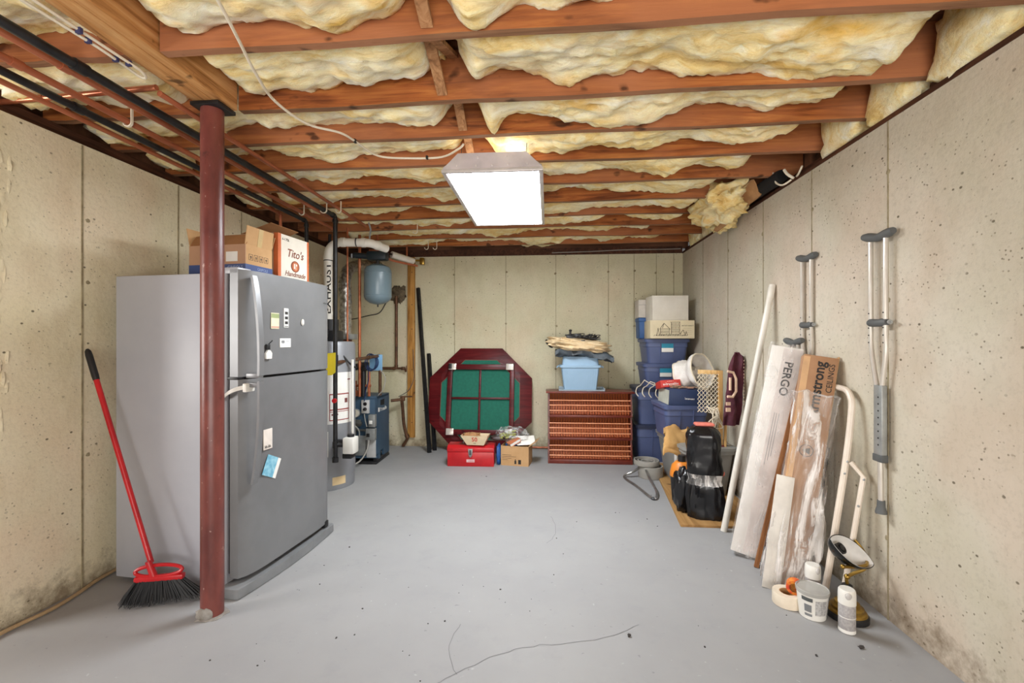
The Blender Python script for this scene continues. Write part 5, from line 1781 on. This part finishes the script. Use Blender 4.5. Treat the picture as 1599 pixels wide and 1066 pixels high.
for k in range(12):
    x0 = -.11 + .1 * rnd.random()
    pts = [(x0, .06 * rnd.random(), .33), (-.07 + .05 * rnd.random(), -.03, .25 + .05 * rnd.random()), (-.10 + .12 * rnd.random(), -.04 * rnd.random(), .17), (-.07 + .02 * rnd.random(), 0, .10 + .04 * rnd.random()), (-.10 + .2 * rnd.random(), .02, -.02 + .06 * rnd.random())]
    m.tube(cr(pts, 5), .0045, 5)
m.tube(cr([(-.05, -.05, .26), (-.12, -.08, .22), (-.14, -.08, .13), (-.10, -.05, .05)], 6), .006, 6)
m.build('rope', CORD, lx, kind='stuff')
# maroon garment bag with letters
mg = thing('maroon_banner', 'maroon cloth banner with pale letters leaning against the right wall', 'banner', (1.50, 3.72, 0.63), R(12))
PR = [(0.0, -.10, .035), (.06, -.098, .04), (.2, -.075, .055), (.35, -.065, .06), (.5, -.055, .065), (.7, -.05, .08), (.8, -.04, .088), (.9, -.018, .092), (.97, .004, .09), (1.0, .012, .06)]
rows = []
for k in range(29):
    t = k / 28
    for a_, b_ in zip(PR, PR[1:]):
        if a_[0] <= t <= b_[0]:
            q = (t - a_[0]) / (b_[0] - a_[0])
            xl, xr = a_[1] + (b_[1] - a_[1]) * q, a_[2] + (b_[2] - a_[2]) * q
            break
    rows.append([(xl + (xr - xl) * q / 10, .02 * fbm(q * .45, t * 3, 1.1) + .018 * math.sin(q * .9 + t * 5) + .03 * t, 0.585 * t - .012 * (q > 6) * (t > .95)) for q in range(11)])
m = MB()
m.loft([r + [(x, y + .014, z) for x, y, z in r][::-1] for r in rows])
m.build('cloth', MAROON, mg, ang=70)
YY = -0.022
m = MB()
m.tube([(-.085, YY, .435), (-.035, YY, .425), (-.012, YY, .375), (-.012, YY, .275), (-.04, YY, .232), (-.085, YY, .235)], .0105, 6)
m.tube([(-.062, YY, .385), (-.062, YY, .285)], .0105, 6)
m.build('letter', LETTER, mg, label='pale felt letter')
m = MB().box((-.095, YY - .004, .165), (-.06, YY + .008, .19)).box((-.095, YY - .004, .115), (-.06, YY + .008, .145))
m.build('letter', LETTER, mg, label='pale felt letter')
m = MB()
for k in range(15):
    m.ell((.062, -.014, .14 + k * .027), (.003, .004, .005), 6, 4)
m.build('stitching', LETTER, mg)

# plywood sheet, bag, pail, cloth, coil, triangle
pw = MB()
pw.prism([(0.932, 3.235), (1.56, 3.232), (1.56, 4.80), (1.10, 4.86)], 0.001, 0.016, 'z')
tag(pw.build('plywood_sheet', PLY), 'bare plywood sheet on the floor under the totes by the right wall', 'plywood')
bgk = thing('bagged_bundle', 'tall bundle wrapped in shiny black bin bags and clear tape', 'bundle', (1.155, 3.41, 0.018), R(-14))
m = MB()
NS = 56
rings_ = []
for k in range(34):
    t = k / 33
    z = 0.66 * t
    row = []
    wx = 0.118 if t > .42 else 0.118 + .012 * math.sin(t / .42 * math.pi)
    wy = 0.085
    neck = 1 - 0.10 * math.exp(-((t - .42) / .05) ** 2)
    topr = 1 - max(0, (t - .9) / .1) ** 2 * .45
    for q in range(NS):
        a = 2 * math.pi * q / NS
        ca, sa = math.cos(a), math.sin(a)
        px_ = math.copysign(abs(ca) ** .6, ca) * wx
        py_ = math.copysign(abs(sa) ** .6, sa) * wy
        pleat = (0.0075 * math.sin(a * 19 + 2 * math.sin(a * 3)) if t < .40 else 0.0) * (1 - abs(t - .22) * 1.2)
        nz = .012 * fbm(ca * 2.2, sa * 2.2 + t * 3, t * 4.5, 4)
        s_ = neck * topr * (1 + (pleat + nz) / .1)
        row.append((px_ * s_ - .012 * t, py_ * s_, z))
    rings_.append(row)
m.loft(rings_)
m.build('bag', BAGBLK, bgk, ang=60)
m = MB()
m.loft([[(x * 1.012, y * 1.015, z) for x, y, z in rings_[k]] for k in (12, 13, 14, 15, 16)], caps=False)
m.build('tape_band', FILM, bgk, label='clear tape band')
o = MB().ell((0, 0, 0), (.06, .07, .16), 22, 14, .8, .3, 3, 6).build('small_black_bag', BAGBLK, ang=60)
o.location = (1.02, 3.50, .175)
tag(o, 'smaller crumpled black bag tucked left of the wrapped bundle', 'bag')
pb = thing('pail', 'black pail with an orange top behind the wrapped bundle', 'pail', (1.075, 3.70, 0.018))
MB().lathe([(0.065, 0), (0.075, 0.01), (0.088, 0.20), (.088, .205)], 26).build('body', BLACK, pb)
MB().lathe([(0.092, 0.205), (0.092, 0.225), (0.078, .29), (0.05, .32), (0.0, .325)], 26).build('top', ORANGEP, pb, label='orange top')
MB().cyl((0, 0, .32), (0, 0, .37), .03, 14).build('cap', BLACK, pb)
rows = []
for k in range(22):
    t = k / 21
    row = []
    for q in range(11):
        s_ = q / 10
        row.append((0.0 + .16 * s_ - .05 * t + .02 * fbm(s_ * 3, t * 3, 2), -.16 * t + .05 * s_ + .0, .075 * math.sin(min(1, t * 1.6) * math.pi * .55 + .5) - .20 * max(0, t - .45) + .02 * fbm(s_ * 4, t * 4, 9) + .02 * math.sin(s_ * 6)))
    rows.append(row)
o = cloth_sheet('suede_jacket', SUEDE, rows, .035)
o.location = (1.045, 4.09, 0.45)
o.scale = (1.4, 1.35, 1.3)
tag(o, 'tan suede jacket flopped over the rim of the grey tote', 'jacket')
o = MB().box((-.075, -.04, 0), (.06, .04, .022), .01).build('coral_box', PINK)
o.matrix_world = Matrix.Translation((1.21, 3.80, .62)) @ Matrix.Rotation(R(-5), 4, 'Z')
o.location = (1.16, 3.42, .68)
tag(o, 'flat coral pink plastic case lying on top of the black bundle', 'case')
m = MB().ell((0, 0, 0), (.012, .03, .03), 12, 8)
o = m.build('pink_knob', PINK)
o.location = (1.045, 3.42, .50)
tag(o, 'pink rubber knob showing at the left of the black bundle', 'knob')
m = MB().ell((0, 0, 0), (.03, .03, .025), 12, 8, 1, .2)
o = m.build('coral_ball', PINK)
o.location = (1.31, 3.52, .30)
tag(o, 'coral pink lump behind the right edge of the black bundle', 'lump')
o = MB().box((-.13, -.10, 0), (.10, .10, .05), .015).build('dark_red_case', mat('dark_red', (110, 26, 34), .5))
o.location = (1.37, 3.95, .39)
tag(o, 'dark red case inside the large grey tote', 'case')
# two grey coils of flat foam
for k, (z, r0, lb, (ox, oy)) in enumerate(((0.0, 0.112, 'lower coil of grey foam strip on the floor before the rack', (0.0, 0.0)), (0.115, 0.118, 'upper coil of grey foam strip, slightly askew on the lower coil', (-.035, 0.02)))):
    fo = thing('foam_coil', lb, 'coil', (0.985 + ox, 4.40 + oy, z + .002))
    hh = .11 if k == 0 else .045
    for q, r_ in enumerate((r0, r0 - .034, r0 - .066)):
        m = MB()
        tk = .011
        m.lathe([(r_ - tk, 0), (r_, 0), (r_ + .002, .01), (r_ + .002, hh - .008), (r_, hh - .006 * q), (r_ - tk, hh - .006 * q), (r_ - tk, 0)], 36)
        m.build('turn', HOSEG, fo)
# bent tube triangle
P3 = [Vector((0.725, 4.34, 0.012)), Vector((0.915, 4.40, 0.10)), Vector((0.925, 3.90, 0.022)), Vector((0.865, 3.76, 0.012))]
m = MB()
tri = cr([P3[0], P3[0] + (P3[1] - P3[0]) * .5, P3[1], P3[1] + (P3[2] - P3[1]) * .5, P3[2], P3[3], P3[3] + (P3[0] - P3[3]) * .5], 5, closed=True)
m.tube(tri, .011, 8, closed=True)
fo = m.build('tube_frame', CHROME)
tag(fo, 'bent metal tube triangle lying on the floor beside the foam coils', 'frame')
o = MB().ell((.865, 3.765, .012), (.02, .02, .012), 10, 6).build('rubber_tip', DGREY, fo)

# ------------------------------------------------------------------ leaning things at the right wall
M, Ln = lean((1.205, 3.185, 0.0), (1.572, 3.281, 1.70), (-1, 0, 0))
pp_ = thing('plastic_pipe', 'long white plastic pipe leaning against the right wall', 'pipe', M=M)
m = MB()
m.lathe([(.021, 0.0), (.021, Ln), (.017, Ln), (.017, Ln - .04)], 18)
m.build('tube', PVC, pp_)
MB().lathe([(.0215, Ln - .10), (.0225, Ln - .098), (.0225, Ln - .02), (.0215, Ln - .018)], 18).build('collar', PVC, pp_)
# flooring carton
M, Ln = lean((1.225, 2.845, 0.012), (1.476, 2.860, 1.262), (-0.45, -1, 0.15))
pg = thing('flooring_carton', 'long white flooring carton in clear film leaning on the right wall', 'carton', M=M)
MB().box((-0.10, -0.06, 0), (0.065, 0.06, Ln), .003).build('carton', PERGO, pg)
MB().box((0.065, -0.061, 0.0), (0.0665, 0.061, Ln)).build('side_print', mat('carton_side', (210, 198, 190), .6), pg)
MB().box((-0.035, -0.0612, 0.02), (0.0655, -0.06, Ln - .01)).build('front_print', mat('carton_front', (222, 212, 206), .6), pg)
text(pg, 'PERGO', 0.062, FM((0.004, -0.0618, Ln - .19), (0, 0, -1), (1, 0, 0)), mat('carton_ink', (44, 42, 42), .6), 0, .0012, xs=1.05)
m = MB()
for k in range(3):
    m.box((-0.018 + .012 * k, -.0618, Ln - .72 + .03 * k), (-0.0155 + .012 * k, -.0612, Ln - .40))
m.build('printed_lines', MGREY, pg)
m = MB()
NSx = 40
rf = []
for k in range(60):
    t = k / 59
    z = -.01 + (Ln + .03) * t
    row = []
    for q in range(NSx):
        a = 2 * math.pi * q / NSx
        ca, sa = math.cos(a), math.sin(a)
        bx = math.copysign(abs(ca) ** .35, ca) * .088 - .018
        by = math.copysign(abs(sa) ** .35, sa) * .065
        nz = .004 * fbm(ca * 3, sa * 3, t * 14, 4) + .004
        row.append((bx + ca * nz, by + sa * nz, z))
    rf.append(row)
m.loft(rf, caps=False)
m.build('film_wrap', FILMP, pg, ang=70, label='clear shrink film')
# ceiling tile carton in a clear bag
M, Ln = lean((1.268, 2.50, 0.012), (1.515, 2.625, 1.215), (-0.35, -1, 0.1))
ar = thing('ceiling_tile_carton', 'brown ceiling tile carton in a clear bag leaning on the right wall', 'carton', M=M)
MB().box((-0.085, -0.05, 0), (0.075, 0.045, Ln), .003).build('carton', mat('tile_card', (170, 130, 96), .8, c2=(158, 118, 86)), ar)
MB().box((0.0752, -0.049, 0.01), (0.0765, 0.044, Ln - .002)).build('side_panel', CARD, ar)
MB().box((-0.0865, -0.051, .01), (-.055, -0.05, Ln - .01)).build('pale_strip', mat('pale_strip', (214, 172, 128), .8), ar)
text(ar, 'Armstrong', 0.07, FM((-0.005, -0.0518, Ln - .185), (0, 0, 1), (-1, 0, 0)), INK, 0, .0016)
text(ar, 'CEILINGS', 0.038, FM((0.05, -0.0518, Ln - .115), (0, 0, 1), (-1, 0, 0)), INK)
g = MB()
g.M = FM((-0.01, -.0518, Ln - .52), (0, 0, 1), (-1, 0, 0))
g.tube([(.031 * math.cos(2 * math.pi * k / 24), .031 * math.sin(2 * math.pi * k / 24), 0) for k in range(24)], .0018, 6, closed=True).prism([(-.018, -.016), (.018, -.016), (.0, .02)], 0, .0006, 'z')
g.build('emblem', INK, ar)
m = MB()
for k in range(5):
    MBx = .0772
    m.box((MBx - .001, -.03 + .012 * k, Ln - .06 - .02 * (k % 2)), (MBx + .004, -.022 + .012 * k, Ln + .012), .0)
m.build('torn_edge', CARD, ar)
m = MB()
rf = []
for k in range(64):
    t = k / 63
    z = -.01 + (Ln - .20) * t
    row = []
    wx = .090 + .018 * math.exp(-((t - .0) / .25) ** 2) + .014 * math.sin(t * 7)
    for q in range(48):
        a = 2 * math.pi * q / 48
        ca, sa = math.cos(a), math.sin(a)
        bx = math.copysign(abs(ca) ** .5, ca) * wx + .008
        by = math.copysign(abs(sa) ** .5, sa) * .072
        nz = .026 * fbm(ca * 2.6 + 5, sa * 2.6, t * 4, 4) + .006 * math.sin(a * 11 + t * 9 + 2 * math.sin(t * 7)) + .008
        row.append((bx + ca * nz, by + sa * nz, max(z + .02 * fbm(ca * 2, sa * 2, 8) * (t > .95), -.012)))
    rf.append(row)
m.loft(rf, caps=False)
m.build('clear_bag', FILM, ar, ang=75, label='wrinkled clear plastic bag')
MB().tube(rf[-1], .005, 6, closed=True).build('bag_hem', FILMP, ar)
# wood mouldings between them
for k, (dx, c, lb) in enumerate(((0.0, MOULD, 'brown wooden moulding strip between the two leaning cartons, nearest the white one'), (0.028, mat('dark_moulding', (84, 56, 44), .4), 'dark wooden moulding strip between the two leaning cartons'), (0.05, MOULD, 'brown wooden moulding strip between the two leaning cartons, nearest the bag'))):
    M, Ln = lean((1.205 + dx * .9, 2.705 - dx * 1.2, 0.0), (1.49 + dx * .3, 2.785 - dx * 1.2, 1.08 + dx), (-0.4, -1, 0.1))
    o = MB()
    o.prism([(-.012, -.02), (.012, -.02), (.012, .012), (.005, .02), (-.008, .02), (-.012, .005)], 0, Ln, 'z')
    o = o.build('moulding_strip', c)
    o.matrix_world = M
    tag(o, lb, 'moulding', 'moulding strips between the cartons')
M, Ln = lean((1.172, 2.462, 0.0), (1.278, 2.522, 0.58), (-0.35, -1, 0.1))
o = MB().box((-.042, 0, 0), (.042, .012, Ln), .001).build('white_board', mat('board_white', (222, 216, 206), .5))
o.matrix_world = M
tag(o, 'short white board leaning before the bagged ceiling tile carton', 'board')
M, Ln = lean((1.36, 2.99, 0.0), (1.562, 3.01, 1.19), (-0.8, -1, 0.0))
o = MB().box((-.075, 0, 0), (.075, .02, Ln), .002).build('brown_board', mat('brown_board', (168, 112, 86), .6, c2=(150, 96, 70)))
o.matrix_world = M
tag(o, 'reddish brown board behind the white flooring carton', 'board')
M, Ln = lean((1.37, 2.96, 0.0), (1.53, 2.955, 0.80), (-0.8, -1, 0.0))
o = MB().box((-.07, 0, 0), (.0, .012, Ln), .002).build('wrapped_strip', FILM)
o.matrix_world = M
tag(o, 'clear wrapped strip behind the white flooring carton', 'strip')
M, Ln = lean((1.45, 2.67, 0.0), (1.565, 2.66, 0.98), (-0.8, -1, 0.0))
o = thing('wire_rack', 'black wire shelf standing behind the ceiling tile carton', 'rack', M=M)
m = MB()
for q in range(12):
    m.cyl((-.09, 0, .1 + q * .05), (.04, 0, .1 + q * .05), .003, 6)
m.cyl((-.09, 0, 0), (-.09, 0, .72), .005, 6).cyl((.04, 0, 0), (.04, 0, .72), .005, 6)
m.build('wires', BLACK, o)
# cream folding frame
ff = thing('folding_frame', 'cream tubular folding frame leaning on the right wall behind the carton', 'frame', (0, 0, 0))
m = MB().tube(cr([(1.558, 2.60, 1.062), (1.557, 2.54, 1.058), (1.555, 2.47, 1.05), (1.55, 2.43, 1.015), (1.545, 2.415, 0.96), (1.51, 2.40, 0.72), (1.45, 2.39, 0.36), (1.39, 2.38, 0.012)], 6), .0155, 10)
m.build('tube', FRAMEW, ff)
m = MB().tube([(1.515, 2.375, .70), (1.545, 2.33, 0.64), (1.50, 2.33, .36), (1.445, 2.335, 0.012)], .0125, 10)
m.build('leg', FRAMEW, ff)
m = MB()
for p in ((1.505, 2.385, .70), (1.492, 2.385, .64), (1.54, 2.32, .63), (1.515, 2.32, .50)):
    m.ell(p, (.006, .006, .006), 8, 5)
m.build('rivet', GALV, ff)


# crutches
def crutch(label, pts_top, full=True):
    c = thing('crutch', label, 'crutch', pts_top)
    return c


cr_ = thing('crutch', 'aluminium crutch hanging at full length on the right wall, the nearest one', 'crutch', (1.56, 2.255, 0.50), group='crutches on the right wall')
ZA = 1.285
for s_ in (-1, 1):
    path = cr([(0, s_ * .048, ZA), (0, s_ * .047, 1.0), (0, s_ * .047, 0.86), (0, s_ * .046 - .004, 0.76), (0, s_ * .022 - .008, 0.62), (0, s_ * .014 - .012, 0.55), (0, s_ * .014 - .014, 0.28)], 5)
    MB().tube(path, .0105, 10).build('side_tube', ALU, cr_)
    m = MB()
    for q in range(5):
        z = .80 + q * .035
        m.cyl((-.0115, s_ * .047, z), (-.006, s_ * .047, z), .0035, 8)
    m.build('adjust_hole', INK, cr_)
pad = [(0, .095 - .19 * k / 8, ZA + .018 + .022 * abs(k - 4) / 4 * (1 if k < 4 else .55) - .006) for k in range(9)]
m = MB()
m.tube(pad, [.016, .021, .021, .0195, .019, .0195, .021, .021, .015], 12)
m.build('arm_pad', RUBBER, cr_, label='grey rubber underarm pad')
MB().tube([(0, .058, .895), (0, .045, .895), (0, 0, .893), (0, -.045, .895), (0, -.058, .895)], [.014, .02, .0175, .02, .014], 14).build('hand_grip', RUBBER, cr_, label='grey hand grip')
MB().cyl((0, -.055, .895), (0, -.085, .895), .004, 8).cyl((0, -.07, .895), (0, -.078, .895), .011, 8).build('wing_nut', GALV, cr_)
MB().box((-.013, -.042, .27), (.013, .012, .60), .004).build('sleeve', GALV, cr_)
m = MB()
for q in range(8):
    m.cyl((-.0142, -.02, .32 + .032 * q), (-.012, -.02, .32 + .032 * q), .004, 8)
m.build('adjust_hole', INK, cr_)
MB().box((-.016, -.046, .24), (.016, .016, .275), .004).build('collar', RUBBER, cr_)
MB().cyl((0, -.015, .26), (0, -.02, .03), .0115, 12).build('lower_tube', ALU, cr_)
MB().lathe([(.024, 0.0), (.022, .012), (.017, .03), (.016, .06)], 16, (0, -.02, 0)).build('rubber_tip', RUBBER, cr_, label='grey rubber tip')
dup(cr_, (1.574, 2.868, 0.51), 0.0, label='aluminium crutch on the right wall rising behind the two leaning cartons')
c3 = thing('crutch', 'third crutch laid low with only its grey pad above the white carton', 'crutch', (1.565, 2.985, 0.02), group='crutches on the right wall')
MB().tube([(0, .11 - .20 * k / 8, 1.272 + .02 * abs(k - 4) / 4) for k in range(9)], [.016, .021, .021, .0195, .019, .0195, .021, .021, .015], 12).build('arm_pad', RUBBER, c3, label='grey rubber underarm pad')
for s_ in (-1, 1):
    MB().cyl((0, .01 + s_ * .048, 1.27), (0, .01 + s_ * .03, .01), .0105, 10).build('side_tube', ALU, c3)

# ------------------------------------------------------------------ lamp, cans, tub, tape
lp = thing('bankers_lamp', 'brass banker lamp with tilted black shade at the foot of the right wall', 'lamp', (1.418, 2.25, 0))
MB().lathe([(.086, 0), (.086, .02), (.08, .028)], 36).build('base_foot', BLACK, lp)
MB().lathe([(.08, .028), (.076, .036), (.066, .04), (.066, .052), (.054, .058), (.05, .07), (.036, .076), (.03, .09), (.018, .10), (.012, .13)], 30).build('base', BRASS, lp)
MB().lathe([(.022, .10), (.026, .125), (.022, .15), (.014, .155)], 18).build('stem', BLACK, lp)
m = MB().tube(cr([(0, 0, .155), (-.0, 0, .185), (0.03, 0, .205), (.07, -.01, .232), (.088, .0, .26), (.092, .03, .30), (.07, .055, .34)], 6), .0075, 10)
m.tube(cr([(.083, -.01, .265), (.06, -.035, .262), (.0, -.055, .262), (-.055, -.065, .266)], 5), .0075, 10).ell((-.06, -.065, .266), (.011, .011, .011), 10, 6).ell((0, 0, .188), (.013, .013, .013), 10, 6)
m.build('arm', BRASS, lp)
# shade: half barrel with leaf shaped opening, hollow
SM = FM((0.01, -0.02, .32), (0.76, 0.02, -0.60), (0.50, -0.25, 0.80))   # x: long axis, y: towards the opening rear, z normal
m = MB()
nu, nv = 22, 12
outer, inner = [], []
Lh = .118
for i in range(nu + 1):
    u = -1 + 2 * i / nu
    wv = .066 * (1 - abs(u) ** 1.9) ** .75 + .0015
    dp = .070 * (1 - abs(u) ** 2.2) ** .7 + .002
    ro, ri = [], []
    for j in range(nv + 1):
        a = math.pi * j / nv
        ro.append((u * Lh, math.cos(a) * wv, -math.sin(a) * dp))
        ri.append((u * Lh * .97, math.cos(a) * wv * .94, -math.sin(a) * dp * .94 + .0005))
    outer.append(ro)
    inner.append(ri)
m.M = FM((0.0, -0.035, .325), (0.86, 0.05, -0.50), (0.35, 0.75, 0.55))
m.loft(outer, caps=False, closed=False)
shd = m.build('shade', SHADEB, lp, ang=60)
m = MB()
m.M = FM((0.0, -0.035, .325), (0.86, 0.05, -0.50), (0.35, 0.75, 0.55))
m.loft(inner, caps=False, closed=False)
m.build('shade_lining', SHADEW, shd, ang=60, label='white inner face')
m = MB()
m.M = FM((0.0, -0.035, .325), (0.86, 0.05, -0.50), (0.35, 0.75, 0.55))
m.lathe([(.024, -.045), (.026, -.015), (.021, -.012), (.014, -.02), (.012, -.012), (.001, -.012)], 18, (-.04, .0, 0))
m.build('bulb_socket', BLACK, shd)


def spray(label, loc):
    c = thing('spray_can', label, 'spray can', loc, group='white topped spray cans by the lamp')
    MB().lathe([(.031, 0), (.033, .004), (.033, .125), (.030, .132)], 28).build('body', CANLAB, c)
    m = MB().lathe([(.0335, .004), (.0335, .018)], 28)
    m.build('base_band', PAPER, c)
    m = MB().lathe([(.0336, .070), (.0336, .073)], 28)
    m.build('label_line', PAPER, c)
    m = MB().lathe([(.0345, .128), (.0345, .165), (.033, .186), (.029, .192)], 28)
    cap = m.build('cap', WHITEP, c, label='white cap')
    m = MB().ell((-.012, -.030, .172), (.014, .008, .016), 12, 8)
    m.build('thumb_notch', mat('cap_notch', (206, 202, 198), .5), cap)
    return c


s1 = spray('white capped spray can standing nearest the camera beside the tub', (1.345, 2.135, 0))
dup(s1, (1.322, 2.355, 0), 0.6, label='white capped spray can half hidden behind the plaster tub')
tu = thing('filler_tub', 'white round filler tub with clear grey lid on the floor', 'tub', (1.258, 2.245, 0))
MB().lathe([(.052, 0), (.055, .003), (.066, .118), (.064, .12)], 34).build('body', WHITEP, tu)
MB().lathe([(.069, .116), (.070, .122), (.070, .132), (.066, .134), (.064, .129), (.0, .128)], 34).build('lid', mat('tub_lid', (178, 176, 170), .2), tu)


def cone_patch(a0, a1, z0, z1, n=8):
    m = MB()
    rr = lambda z: .0553 + (.0665 - .0553) * (z / .118) + .0006
    for k in range(n):
        b0, b1 = R(a0 + (a1 - a0) * k / n), R(a0 + (a1 - a0) * (k + 1) / n)
        m.poly([(rr(z0) * math.cos(b0), rr(z0) * math.sin(b0), z0), (rr(z0) * math.cos(b1), rr(z0) * math.sin(b1), z0), (rr(z1) * math.cos(b1), rr(z1) * math.sin(b1), z1), (rr(z1) * math.cos(b0), rr(z1) * math.sin(b0), z1)])
    return m


cone_patch(-108, -60, .03, .10).build('label_panel', mat('tub_text', (186, 184, 182), .6, c2=(150, 148, 146), scale=110, detail=1), tu)
cone_patch(-52, -25, .02, .10).build('label_panel', mat('tub_text', (186, 184, 182), .6, c2=(150, 148, 146), scale=110, detail=1), tu)
cone_patch(-160, -118, .09, .108).build('label_block', mat('tub_dark', (84, 88, 88), .6), tu)
cone_patch(-150, -122, .04, .075).build('label_block', MGREY, tu)
cone_patch(-150, -120, .02, .032).build('label_block', MGREY, tu)
tp = thing('masking_tape', 'fat roll of cream masking tape left of the filler tub', 'tape', (1.19, 2.335, 0), 0)
MB().lathe([(.036, 0.002), (.066, 0.002), (.067, .004), (.067, .058), (.066, .06), (.036, .06), (.036, .002)], 36).build('roll', TAPE, tp)
MB().lathe([(.033, 0.0), (.036, 0.0), (.036, .06), (.033, .06), (.033, 0)], 30).build('core', CARD, tp)
o = thing('label_roll', 'small orange and yellow printed roll standing on the masking tape', 'tape', M=Matrix.Translation((1.215, 2.315, .0975)) @ Matrix.Rotation(R(60), 4, 'Z') @ Matrix.Rotation(R(80), 4, 'Y'))
MB().lathe([(.024, -.017), (.037, -.017), (.037, .017), (.024, .017), (.024, -.017)], 26).build('roll', mat('roll_orange', (232, 146, 44), .5, c2=(206, 70, 40), scale=40, detail=1), o)
MB().lathe([(.021, -.017), (.024, -.017), (.024, .017), (.021, .017), (.021, -.017)], 22).build('core', DGREY, o)
o = MB().ell((0, 0, 0), (.03, .02, .006), 14, 8, .8, .4, 3, 2).build('film_scrap', FILMB)
o.location = (1.31, 2.46, .125)
tag(o, 'scrap of clear film hanging at the bag beside the rear spray can', 'film')

bpy.context.view_layer.update()
